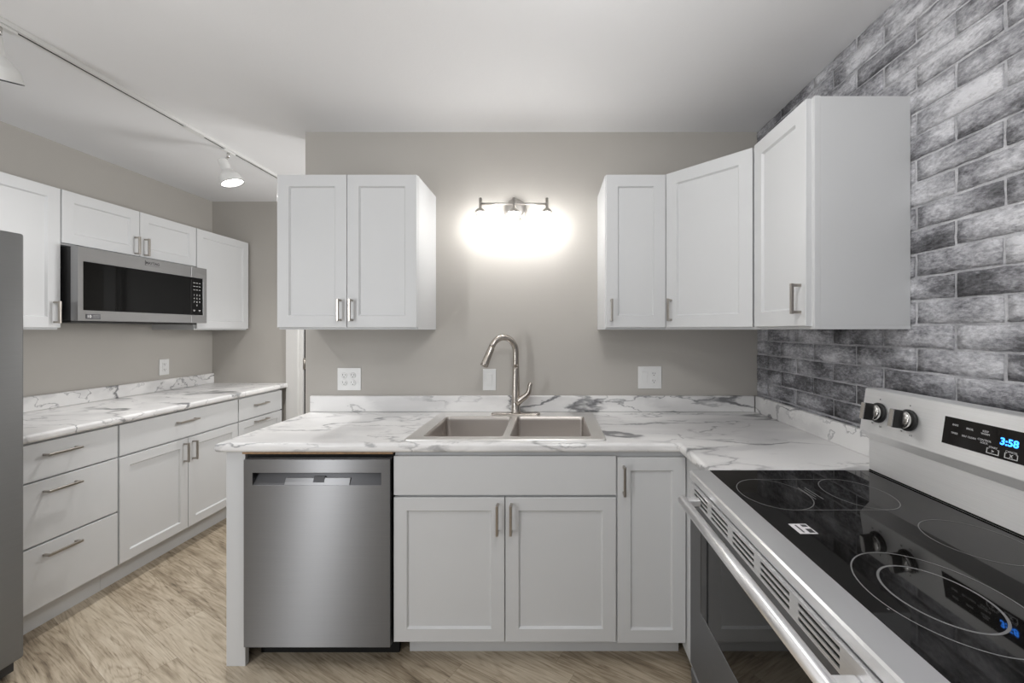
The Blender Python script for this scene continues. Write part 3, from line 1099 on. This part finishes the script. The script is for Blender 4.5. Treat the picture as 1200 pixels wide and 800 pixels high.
# ------------------------------------------------------------------ microwave
def microwave():
    y0, w = 2.157, 0.810
    X = -2.528
    t = thing('microwave', 'stainless steel over-the-range microwave hung under the short wall cabinet', 'microwave', (X, y0, 1.405), PI / 2)
    H = 0.402
    MB().box(0.002, w - 0.002, 0.0, X - XL - 0.002, 0.012, H, 0.002).build('housing', M['black'], t)
    MB().box(0.02, w - 0.02, 0.02, X - XL - 0.01, 0, 0.0118).build('base_plate', M['black'], t)
    gx0, gx1, gz0, gz1 = 0.026, 0.778, 0.066, 0.327
    sx = 0.683
    m = MB().plate([0, gx0, sx - 0.001], [0.010, gz0, gz1, H], {(1, 1)}, -0.039, -0.0005, 'y', 0.0015)
    dr = m.build('door', M['steel_mid'], t)
    MB().box(gx0 + .0003, sx - 0.001, -0.0365, -0.006, gz0 + .0003, gz1 - .0003, 0.001).build('window_glass', M['microglass'], dr)
    m = MB().plate([sx + 0.0005, gx1, w], [0.010, gz0, gz1, H], {(0, 1)}, -0.039, -0.0005, 'y', 0.0015)
    cp = m.build('control_panel', M['steel_mid'], t)
    MB().box(sx + 0.0005, gx1 - .0003, -0.0365, -0.006, gz0 + .0003, gz1 - .0003, 0.001).build('keypad_glass', M['microglass'], cp)
    m = MB()
    fm = lambda x, z: face_mat((x, -0.0368, z), (1, 0, 0), (0, 0, 1))
    keys = ['1', '2', '3', '4', '5', '6', '7', '8', '9', '', '0', '']
    for k, ch in enumerate(keys):
        x, z = sx + 0.025 + 0.022 * (k % 3), 0.205 - 0.024 * (k // 3)
        if ch:
            m.text(ch, 0.015, fm(x, z), bold=0.0003)
            m.build('key_digit', M['lightink'], cp)
            m = MB()
    for r in range(3):
        for c in range(3):
            x, z = sx + 0.025 + 0.022 * c, 0.290 - 0.024 * r
            m.box(x - 0.007, x + 0.007, -0.0370, -0.0366, z - 0.0016, z + 0.0016)
            m.build('key_legend', M['lightink'], cp)
            m = MB()
    for c in (0, 2):
        x = sx + 0.025 + 0.022 * c
        m.box(x - 0.008, x + 0.008, -0.0370, -0.0366, 0.098, 0.101)
        m.box(x - 0.006, x + 0.006, -0.0370, -0.0366, 0.092, 0.094)
        m.build('key_legend', M['lightink'], cp)
        m = MB()
    m = MB()
    m.text('MAYTAG', 0.022, face_mat((0.4065, -0.0392, 0.374), (1, 0, 0), (0, 0, 1)), bold=0.0006)
    m.box(0.358, 0.361, -0.0396, -0.0389, 0.359, 0.389)
    m.box(0.361, 0.452, -0.0394, -0.0389, 0.3585, 0.3600)
    m.build('brand_lettering', M['ink'], dr)
    bd = MB().box(0.037, 0.108, -0.0405, -0.0389, 0.020, 0.046, 0.0005).build('badge', M['badge'], dr)
    m = MB()
    m.mi = 0
    m.text('10', 0.022, face_mat((0.052, -0.0407, 0.033), (1, 0, 0), (0, 0, 1)), bold=0.0005)
    for k in range(3):
        m.box(0.070, 0.103, -0.0411, -0.0404, 0.0265 + 0.006 * k, 0.0275 + 0.006 * k)
    # sits on the badge: one piece with it
    bm2 = m.bm
    me = bpy.data.meshes.new('tmp')
    bm2.to_mesh(me)
    b2 = bmesh.new()
    b2.from_mesh(bd.data)
    n0 = len(b2.faces)
    b2.from_mesh(me)
    b2.faces.ensure_lookup_table()
    for f in b2.faces[n0:]:
        f.material_index = 1
    b2.to_mesh(bd.data)
    b2.free()
    bd.data.materials.append(M['lightink'])


microwave()


# ------------------------------------------------------------------ refrigerator
def fridge():
    y1 = 1.636
    y0 = y1 - 0.90
    XF = -2.10
    t = thing('refrigerator', 'stainless steel refrigerator at the left edge beside the drawer cabinet', 'refrigerator', (-2.47, (y0 + y1) / 2, 0))
    MB().box(XL + 0.02, XF - 0.068, y0 + 0.004, y1 - 0.004, 0.03, 1.735, 0.004).build('cabinet_body', M['steel_dark'], t, world=True)
    ym = y0 + 0.43
    for a, b, hy in ((y0, ym - 0.003, ym - 0.05), (ym + 0.003, y1, ym + 0.05)):
        dm = MB().box(XF - 0.062, XF, a, b, 0.062, 1.747, 0.008, 3).build('door', M['steel_fridge'], t, world=True)
        h = MB().tube([(XF + 0.045, hy, 0.55), (XF + 0.045, hy, 1.45)], 0.012, 14)
        for zz in (0.58, 1.42):
            h.tube([(XF - 0.0005, hy, zz), (XF + 0.045, hy, zz)], 0.009, 12)
        h.build('handle', M['steel_bright'], dm, world=True)
        MB().box(XF - 0.0668, XF - 0.0622, a + 0.006, b - 0.006, 0.068, 1.74).build('gasket', M['void'], dm, world=True)
    MB().plate([y0 + 0.01, y0 + 0.05, y1 - 0.05, y1 - 0.01], [0.012, 0.022, 0.028, 0.036, 0.043, 0.055],
               {(1, 1), (1, 3)}, XF - 0.075, XF - 0.030, 'x', 0.001).build('toe_grille', M['steel_dark'], t, world=True)
    for yy in (y0 + 0.08, y1 - 0.08):
        MB().box(XF - 0.16, XF - 0.078, yy - 0.05, yy + 0.05, 1.7355, 1.757, 0.004).build('hinge_cover', M['black'], t, world=True)
        MB().lathe([(0.02, 0), (0.02, 0.012), (0.008, 0.013), (0.008, 0.032)], Matrix.Translation((XF - 0.11, yy, 0)), 14).build('foot', M['black'], t, world=True)
        MB().lathe([(0.02, 0), (0.02, 0.012), (0.008, 0.013), (0.008, 0.032)], Matrix.Translation((XL + 0.12, yy, 0)), 14).build('foot', M['black'], t, world=True)


fridge()


# ------------------------------------------------------------------ range
def ellipse_band(m, cx, cy, rx, ry, wd, z, seg=72, a0=0, a1=360):
    bm = bmesh.new()
    n = seg if a1 - a0 < 360 else seg
    closed = a1 - a0 >= 360
    ins, outs = [], []
    for k in range(n + (0 if closed else 1)):
        a = R(a0 + (a1 - a0) * k / n)
        c, s_ = math.cos(a), math.sin(a)
        outs.append(bm.verts.new((cx + rx * c, cy + ry * s_, z)))
        ins.append(bm.verts.new((cx + (rx - wd) * c, cy + (ry - wd) * s_, z)))
    cnt = n if closed else n
    for k in range(cnt):
        k2 = (k + 1) % len(outs)
        bm.faces.new((outs[k], outs[k2], ins[k2], ins[k]))
    bmesh.ops.recalc_face_normals(bm, faces=bm.faces[:])
    m.merge(bm)


def kitchen_range():
    y1, y0 = 1.312, 0.487                     # far and near sides
    yc = (y0 + y1) / 2
    xf = 0.446                                # front face
    t = thing('electric_range', 'stainless steel electric range with black glass cooktop against the brick wall', 'range', (0.78, yc, 0))
    MB().box(xf + 0.045, 1.115, y0 + 0.004, y1 - 0.003, 0.03, 0.880, 0.002).build('body', M['steel_dark'], t, world=True)
    # cooktop trim + glass
    zt = 0.916
    m = MB()
    m.prism([(xf, 0.893), (xf, zt - 0.004), (xf + 0.004, zt), (0.508, zt), (0.508, 0.881), (xf + 0.010, 0.881)], 'y', 0, 1)
    bm = m.bm
    for v in bm.verts:
        v.co = Vector((v.co.x, y0 + v.co.y * (y1 - y0), v.co.z))
    m.build('front_trim', M['steel_bright'], t, world=True)
    m = MB()
    m.box(0.5085, 1.020, y0, y1 - 0.0005, 0.8805, zt, 0.0012)
    m.mi = 1
    zr = zt + 0.0003
    ellipse_band(m, 0.612, 1.124, 0.090, 0.106, 0.0022, zr)
    ellipse_band(m, 0.842, 1.126, 0.081, 0.106, 0.0022, zr)
    for yy in (1.230, 1.0195):
        m.box(0.612, 0.842, yy - 0.0009, yy + 0.0009, zr - 0.0001, zr + 0.0001)
    for k, q in enumerate((-0.010, 0.0, 0.010)):
        m.box(0.712 + q, 0.7145 + q, 1.085 + 0.015 * (k == 1), 1.165 - 0.015 * (k == 1), zr - 0.0001, zr + 0.0001)
    ellipse_band(m, 0.905, 0.872, 0.088, 0.096, 0.002, zr)
    ellipse_band(m, 0.655, 0.690, 0.112, 0.136, 0.0026, zr)
    ellipse_band(m, 0.652, 0.690, 0.074, 0.090, 0.0040, zr)
    ellipse_band(m, 0.900, 0.600, 0.075, 0.085, 0.002, zr)
    m.box(0.5405, 0.5435, 0.655, 0.659, zr - 0.0001, zr + 0.0001)
    m.build('cooktop_glass', [M['cooktop'], M['ring']], t, world=True)
    # paper label on the glass
    m = MB()
    m.box(0.549, 0.589, 0.900, 0.946, zt, zt + 0.0006)
    m.mi = 1
    for (a, b, c, d) in ((0.5595, 0.5635, 0.906, 0.940), (0.573, 0.586, 0.904, 0.922), (0.573, 0.586, 0.931, 0.942)):
        m.box(a, b, c, d, zt + 0.0005, zt + 0.0009)
    m.build('paper_sticker', [M['label'], M['ink']], t, world=True)['label'] = 'small white printed sticker on the black glass'
    # oven door: steel frame, vents, window
    dz0, dz1 = 0.305, 0.879
    xd = xf + 0.001
    ya, yb = y0 + 0.004, y1 - 0.004
    groups = []
    g = 1.273
    cuts = []
    for k in range(6):
        a1 = 1.273 - 0.1335 * k
        cuts += [a1 - 0.106, a1]
    cuts = sorted([c for c in cuts if ya + 0.02 < c < yb - 0.005] )
    us = [ya] + cuts + [yb]
    rows = [0.8400, 0.8468, 0.8530, 0.8598, 0.8660, 0.8728]
    vs = [0.832] + rows + [dz1]
    holes = set()
    for i in range(len(us) - 1):
        mid = (us[i] + us[i + 1]) / 2
        ln = us[i + 1] - us[i]
        if abs(ln - 0.106) < 1e-3:
            for j_ in (1, 3, 5):
                holes.add((i, j_))
    dr = MB().plate(us, vs, holes, xd, xd + 0.0025, 'x')
    dr.box(xd + 0.0026, xd + 0.03, ya, yb, dz1 - 0.003, dz1)
    dr.box(xd + 0.0026, xd + 0.03, yb - 0.003, yb, 0.832, dz1 - 0.003)
    dr = dr.build('oven_door', M['steel_bright'], t, world=True)
    MB().box(xd + 0.0027, xd + 0.029, ya + 0.01, yb - 0.0032, 0.833, dz1 - 0.0032).build('vent_duct', M['void'], dr, world=True)
    # lower door frame with its window
    m = MB().plate([ya, 0.58, 1.222, yb], [dz0, 0.522, 0.800, 0.832], {(1, 1)}, xd, xd + 0.03, 'x', 0.001)
    m.build('door_frame', M['steel'], dr, world=True)
    MB().box(xd + 0.0015, xd + 0.028, 0.5803, 1.2217, 0.5223, 0.7997).build('door_glass', M['ovenglass'], dr, world=True)
    MB().box(xd + 0.0305, xd + 0.04, ya + 0.01, yb - 0.01, dz0 + 0.01, dz1 - 0.005).build('inner_liner', M['void'], dr, world=True)
    hz, hx = 0.850, 0.400
    h = MB().tube([(hx, 1.2415, hz), (hx, 1.2405, hz), (hx, 0.5735, hz), (hx, 0.5725, hz)], [0.0115, 0.0142, 0.0142, 0.0115], 22)
    for a in (1.225, 0.588):
        h.box(hx - 0.004, xd - 0.0002, a - 0.013, a + 0.013, hz - 0.010, hz + 0.010, 0.004, 3)
    h.build('handle', M['steel_bright'], dr, world=True)
    # storage drawer
    m = MB().box(xd + 0.003, xd + 0.032, ya, yb, 0.075, 0.292, 0.003)
    m.box(xd, xd + 0.012, ya, yb, 0.262, 0.290, 0.004)
    m.build('storage_drawer', M['steel'], t, world=True)
    MB().box(xf + 0.07, xf + 0.085, y0 + 0.01, y1 - 0.01, 0.028, 0.072).build('toe_panel', M['void'], t, world=True)
    for a in (y0 + 0.05, y1 - 0.05):
        for b in (0.56, 1.06):
            MB().lathe([(0.018, 0), (0.018, 0.008), (0.008, 0.010), (0.008, 0.0295)], Matrix.Translation((b, a, 0)), 12).build('leveling_foot', M['black'], t, world=True)
    # backguard
    m = MB()
    m.prism([(1.0207, 0.880), (1.0207, 1.016), (1.115, 1.016), (1.115, 0.880)], 'y', y0, y1 - 0.0008)
    m.build('backguard_riser', M['steel_riser'], t, world=True)
    MB().box(1.0195, 1.0206, y0, y1 - 0.001, zt + 0.0004, zt + 0.0045).build('cooktop_seal', M['void'], t, world=True)
    m = MB()
    pb, pt = Vector((0.9907, 1.049)), Vector((1.0095, 1.177))
    m.prism([(1.0215, 1.0163), (pb.x + 0.0005, 1.047), (pb.x, pb.y), (pt.x, pt.y), (pt.x + 0.004, pt.y + 0.002), (1.062, 1.179), (1.062, 1.0163)], 'y', y0, y1 - 0.0008)
    # the recessed underside is darker metal by being in its own shade; same steel
    cp = m.build('control_panel', M['steel_riser'], t, world=True)
    up = Vector((pt.x - pb.x, 0, pt.y - pb.y)).normalized()
    nrm = Vector((-up.z, 0, up.x))
    right = Vector((0, -1, 0))

    def on(y, z, off=0.0):
        f = (z - pb.y) / (pt.y - pb.y)
        return Vector((pb.x + (pt.x - pb.x) * f, y, z)) + nrm * off

    def panel_box(ya_, yb_, z0, z1, th, bev=0.0005):
        b = MB()
        b.box(min(-ya_, -yb_), max(-ya_, -yb_), 0, 1, 0, 1)
        return b

    # display glass
    def slab(m, ya_, yb_, z0, z1, o0, o1):
        bm = bmesh.new()
        vs = []
        for off in (o0, o1):
            for (yy, zz) in ((ya_, z0), (yb_, z0), (yb_, z1), (ya_, z1)):
                vs.append(bm.verts.new(on(yy, zz, off)))
        for f in ((0, 1, 2, 3), (4, 5, 6, 7), (0, 1, 5, 4), (1, 2, 6, 5), (2, 3, 7, 6), (3, 0, 4, 7)):
            bm.faces.new([vs[i] for i in f])
        bmesh.ops.recalc_face_normals(bm, faces=bm.faces[:])
        m.merge(bm)

    m = MB()
    slab(m, 1.041, 0.760, 1.079, 1.146, 0.0, 0.0012)
    m.build('display', M['display'], cp, world=True)
    m = MB()
    tm = lambda y, z: face_mat(on(y, z, 0.0015), right, up)
    m.text('3:58', 0.0215, tm(0.892, 1.117), bold=0.0005)
    m.build('clock_digits', M['blue'], cp, world=True)['label'] = 'blue glowing clock digits reading 3:58'
    m = MB()
    for (s_, y, z) in (('BAKE', 1.012, 1.129), ('BROIL', 0.977, 1.127), ('KEEP', 0.942, 1.130), ('WARM', 0.942, 1.124),
                       ('TIMER', 1.012, 1.109), ('SELF CLEAN', 0.977, 1.108), ('CONTROL', 0.942, 1.110), ('LOCK', 0.942, 1.104),
                       ('START', 0.922, 1.0985), ('CANCEL', 0.885, 1.0985), ('0', 0.832, 1.119), ('TEMP', 0.80, 1.128), ('TIME', 0.80, 1.105)):
        m = MB()
        m.text(s_, 0.0062, tm(y, z))
        m.build('key_legend', M['lightink'], cp, world=True)
    for yc_, ch in ((0.922, '>'), (0.885, 'X')):
        m = MB()
        for (a, b, c, d_) in ((-0.013, 0.013, 1.0840, 1.0855), (-0.013, -0.0115, 1.0840, 1.0955), (0.0115, 0.013, 1.0840, 1.0955), (-0.013, -0.009, 1.0945, 1.0958), (0.009, 0.013, 1.0945, 1.0958)):
            slab(m, yc_ + a, yc_ + b, c, d_, 0.0013, 0.0017)
        m.text(ch, 0.0095, tm(yc_, 1.0900), bold=0.0003)
        m.build('key_outline', M['lightink'], cp, world=True)
    for y in (1.247, 1.143, 0.655, 0.552):
        for ch, sz, dy, zz in (('.', 0.03, 0, 1.160), ('HI', 0.007, 0.017, 1.078), ('LO', 0.007, -0.014, 1.073)):
            m = MB()
            m.text(ch, sz, tm(y + dy, zz))
            m.build('knob_marking', M['ink'], cp, world=True)
    for y in (1.247, 1.143, 0.655, 0.552):
        mt = dir_mat(on(y, 1.112, 0.0002), nrm)
        m = MB()
        m.mi = 1
        m.lathe([(0.030, 0), (0.030, 0.006), (0.027, 0.008), (0, 0.008)], mt, 30)
        m.mi = 0
        m.lathe([(0.0245, 0.008), (0.0245, 0.020), (0.0225, 0.024), (0, 0.024)], mt, 30)
        # grip bar standing out of the knob, dark end face
        q = Matrix((right, up, nrm)).transposed().to_4x4()
        q.translation = on(y, 1.112, 0.0002)
        for mi, sx_, sz_, zc_, th in ((1, 0.0155, 0.050, 0.0325, 0.034), (0, 0.0150, 0.0495, 0.0505, 0.0026)):
            m.mi = mi
            b = bmesh.new()
            bmesh.ops.create_cube(b, size=1)
            for v in b.verts:
                v.co = Vector((v.co.x * sx_, v.co.y * sz_, zc_ + v.co.z * th))
            bmesh.ops.bevel(b, geom=b.edges[:], offset=0.001, segments=2, profile=0.5, affect='EDGES')
            m.merge(b, q)
        m.build('knob', [M['chrome'], M['black']], cp, world=True)


kitchen_range()


# ------------------------------------------------------------------ wall plates
def plate_thing(name, label, cat, loc, rz, w, h, devices):
    t = thing(name, label, cat, loc, rz)
    m = MB().box(-w / 2, w / 2, -0.0055, -0.0003, -h / 2, h / 2, 0.002)
    pl = m.build('cover_plate', M['plastic'], t)
    for kind, cx in devices:
        m = MB()
        if kind == 'duplex':
            for s in (-1, 1):
                zc = s * 0.0205
                m.mi = 0
                m.lathe([(0.0172, 0), (0.0172, 0.0022), (0.016, 0.003), (0, 0.003)], Matrix.Translation((cx, -0.0052, zc)) @ Matrix.Rotation(R(90), 4, 'X'), 28)
                m.mi = 1
                m.box(cx - 0.0075, cx - 0.0052, -0.0086, -0.008, zc - 0.0005, zc + 0.0085)
                m.box(cx + 0.0052, cx + 0.0072, -0.0086, -0.008, zc + 0.0005, zc + 0.0075)
                m.lathe([(0.0026, 0), (0.0026, 0.0006)], Matrix.Translation((cx, -0.008, zc - 0.0075)) @ Matrix.Rotation(R(90), 4, 'X'), 12)
            m.build('receptacle', [M['plastic'], M['slot']], t)
        elif kind == 'gfci':
            m.box(cx - 0.0165, cx + 0.0165, -0.0085, -0.005, -0.033, 0.033, 0.001)
            m.mi = 1
            for s in (-1, 1):
                zc = s * 0.020
                m.box(cx - 0.0075, cx - 0.0052, -0.0091, -0.0084, zc - 0.0005, zc + 0.0085)
                m.box(cx + 0.0052, cx + 0.0072, -0.0091, -0.0084, zc + 0.0005, zc + 0.0075)
                m.lathe([(0.0026, 0), (0.0026, 0.0006)], Matrix.Translation((cx, -0.0084, zc - 0.0065)) @ Matrix.Rotation(R(90), 4, 'X'), 12)
            m.mi = 0
            for s in (-1, 1):
                m.box(cx - 0.007, cx + 0.007, -0.0098, -0.008, s * 0.0045 - 0.0032, s * 0.0045 + 0.0032, 0.0005)
            m.build('receptacle', [M['plastic'], M['slot']], t)
        else:
            m.box(cx - 0.0168, cx + 0.0168, -0.0068, -0.005, -0.0335, 0.0335, 0.0006)
            m.prism([(-0.0066, -0.031), (-0.0085, -0.031), (-0.0125, 0.031), (-0.0066, 0.031)], 'x', cx - 0.0148, cx + 0.0148, 0.0006)
            m.build('rocker', M['plastic'], t)
        for s in (-1, 1):
            if kind != 'duplex':
                MB().lathe([(0.003, 0), (0.0025, 0.001), (0, 0.0012)], Matrix.Translation((cx, -0.0054, s * 0.048)) @ Matrix.Rotation(R(90), 4, 'X'), 12).build('screw', M['plastic'], pl)
        if kind == 'duplex':
            MB().lathe([(0.003, 0), (0.0025, 0.001), (0, 0.0012)], Matrix.Translation((cx, -0.0054, 0)) @ Matrix.Rotation(R(90), 4, 'X'), 12).build('screw', M['plastic'], pl)
    return t


plate_thing('outlet_plate', 'white double-gang outlet plate with four sockets, below the left wall cabinet', 'outlet', (-1.115, YB, 1.093), 0, 0.130, 0.124, [('duplex', -0.027), ('duplex', 0.021)])
plate_thing('light_switch', 'small white single rocker switch plate behind the faucet', 'switch', (-0.338, YB, 1.090), 0, 0.073, 0.119, [('rocker', 0.0)])
plate_thing('switch_and_outlet_plate', 'white plate with rocker switch and outlet, right of the sink', 'switch', (0.551, YB, 1.102), 0, 0.130, 0.124, [('rocker', -0.030), ('gfci', 0.022)])
plate_thing('outlet_plate', 'white single-gang outlet above the left-hand worktop', 'outlet', (XL, 3.061, 1.089), PI / 2, 0.078, 0.117, [('gfci', 0.0)])


# ------------------------------------------------------------------ vanity light
def vanity():
    xs = (-0.369, -0.193, -0.018)
    yb, zb = 2.160, 2.030
    t = thing('wall_light', 'three-bulb brushed nickel wall light with clear glass jar shades above the sink', 'lamp', (-0.193, YB, zb))
    MB().lathe([(0.0, 0), (0.062, 0.0005), (0.062, 0.012), (0.055, 0.020), (0.030, 0.024), (0, 0.025)], dir_mat((-0.193, YB - 0.0005, 2.026), (0, -1, 0)), 40).build('wall_canopy', M['nickel_light'], t, world=True)
    m = MB()
    m.tube([(-0.193, YB - 0.022, zb), (-0.193, yb + 0.004, zb)], 0.009, 14)
    m.tube([(xs[0], yb, zb), (xs[2], yb, zb)], 0.0058, 14)
    m.build('arm_bar', M['nickel_light'], t, world=True)
    for x in xs:
        s = MB()
        s.lathe([(0.0, 0.032), (0.0075, 0.031), (0.0075, -0.022), (0.010, -0.024), (0.020, -0.030), (0.0275, -0.040), (0.029, -0.047), (0.024, -0.0475), (0, -0.047)],
                Matrix.Translation((x, yb, zb)), 28)
        s = s.build('lamp_socket', M['nickel_light'], t, world=True)
        g = MB()
        g.lathe([(0.026, -0.0476), (0.027, -0.058), (0.036, -0.072), (0.046, -0.095), (0.051, -0.125), (0.0525, -0.165), (0.051, -0.165), (0.0497, -0.126), (0.0447, -0.097), (0.0347, -0.074), (0.0255, -0.058)],
                Matrix.Translation((x, yb, zb)), 36, cap=False)
        g.build('glass_shade', M['glass'], s, world=True)
        b = MB()
        b.lathe([(0.012, -0.0478), (0.013, -0.070), (0.022, -0.085), (0.030, -0.103), (0.031, -0.118), (0.024, -0.136), (0.010, -0.145), (0, -0.146)],
                Matrix.Translation((x, yb, zb)), 24)
        b.build('bulb', M['bulb'], s, world=True)


vanity()


# ------------------------------------------------------------------ track light
TX = -1.9425


def track():
    t = thing('lighting_track', 'white lighting track running along the ceiling on the left', 'track', (TX, 1.95, ZC))
    y0, y1 = 0.35, 3.12
    z0 = ZC - 0.019
    m = MB()
    for a, b in ((TX - 0.0175, TX - 0.0050), (TX + 0.0050, TX + 0.0175)):
        m.box(a, b, y0, y1, z0, z0 + 0.0012)
    m.box(TX - 0.0175, TX - 0.0145, y0, y1, z0 + 0.0010, ZC - 0.0003)
    m.box(TX + 0.0145, TX + 0.0175, y0, y1, z0 + 0.0010, ZC - 0.0003)
    m.build('rail', M['trackwhite'], t, world=True)
    MB().box(TX - 0.0140, TX + 0.0140, y0 + 0.002, y1 - 0.002, z0 + 0.0045, ZC - 0.0005).build('conductor_channel', M['void'], t, world=True)
    MB().box(TX - 0.019, TX + 0.019, 2.175, 2.295, z0 - 0.0018, ZC - 0.0004, 0.001).build('rail_connector', M['trackwhite'], t, world=True)
    for yy in (y0, y1):
        MB().box(TX - 0.0185, TX + 0.0185, yy - 0.008, yy + 0.008, z0 - 0.001, ZC - 0.0004, 0.001).build('end_cap', M['trackwhite'], t, world=True)


track()


def track_head(label, y, pivot, rim, scale=1.0, lit=True):
    z0 = ZC - 0.0194
    t = thing('track_spotlight', label, 'lamp', (TX, y, z0), 0, 'spotlights on the ceiling track')
    pv, rm = Vector(pivot), Vector(rim)
    ax = (rm - pv).normalized()
    ln = (rm - pv).length
    m = MB().box(TX - 0.014, TX + 0.014, y - 0.042, y + 0.042, z0 - 0.011, z0 - 0.0003, 0.002)
    m.build('track_adapter', M['trackwhite'], t, world=True)
    m = MB()
    m.tube([(TX, y, z0 - 0.010), (TX, y, z0 - 0.038)], 0.0075, 14)
    m.tube([(TX, y, z0 - 0.036), (pv + ax * 0.015) - Vector((0, 0, 0.0)) + Vector((0.0, 0, 0.0))], [0.006, 0.006], 12)
    m.build('swivel_stem', M['chrome'], t, world=True)
    s = scale
    h = MB()
    prof = [(0.0, 0.0), (0.020 * s, 0.001), (0.026 * s, 0.006), (0.028 * s, 0.45 * ln), (0.034 * s, 0.52 * ln), (0.056 * s, 0.70 * ln), (0.060 * s, 0.76 * ln), (0.066 * s, ln),
            (0.064 * s, ln), (0.056 * s, 0.78 * ln), (0.0, 0.76 * ln)]
    for q in ((0, 4), (3, 6), (5, 8), (7, 10), (9, 11)):
        h.lathe(prof[q[0]:q[1]], dir_mat(pv, ax), 36, cap=False)
    bmesh.ops.remove_doubles(h.bm, verts=h.bm.verts[:], dist=1e-6)
    for e in h.bm.edges:
        if len(e.link_faces) == 2 and e.calc_face_angle() > 0.45:
            e.smooth = False
    hd = h.build('lamp_head', M['trackwhite'], t, world=True)
    MB().lathe([(0.0655 * s, ln), (0.0665 * s, ln + 0.0005), (0.0665 * s, ln + 0.003), (0.0635 * s, ln + 0.003), (0.0635 * s, ln)], dir_mat(pv, ax), 36, cap=False).build('lamp_rim', M['badge'], hd, world=True)
    MB().lathe([(0.0, 0.0), (0.054 * s, 0.0), (0.054 * s, 0.004), (0.03 * s, 0.008), (0, 0.009)], dir_mat(pv + ax * (0.90 * ln), ax), 28).build('lens', M['lens'], hd, world=True)
    return rm, ax


rm, ax = track_head('white track spotlight nearest the far wall, its lit face turned to the sink', 2.470, (-1.966, 2.452, 2.388), (-1.914, 2.466, 2.250), 0.92)
light('track_beam', 'SPOT', rm + ax * 0.02, TRACK_W, (1, 0.99, 0.975), ax.to_track_quat('-Z', 'Y').to_euler(), spot_size=R(150), spot_blend=0.8, shadow_soft_size=0.04)
rm, ax = track_head('white track spotlight cut off by the upper left edge of the photo', 1.443, (-1.946, 1.425, 2.400), (-1.978, 1.462, 2.262), 0.95)
light('track_beam', 'SPOT', rm + ax * 0.02, TRACK_W * 0.36, (1, 0.99, 0.975), ax.to_track_quat('-Z', 'Y').to_euler(), spot_size=R(150), spot_blend=0.8, shadow_soft_size=0.04)
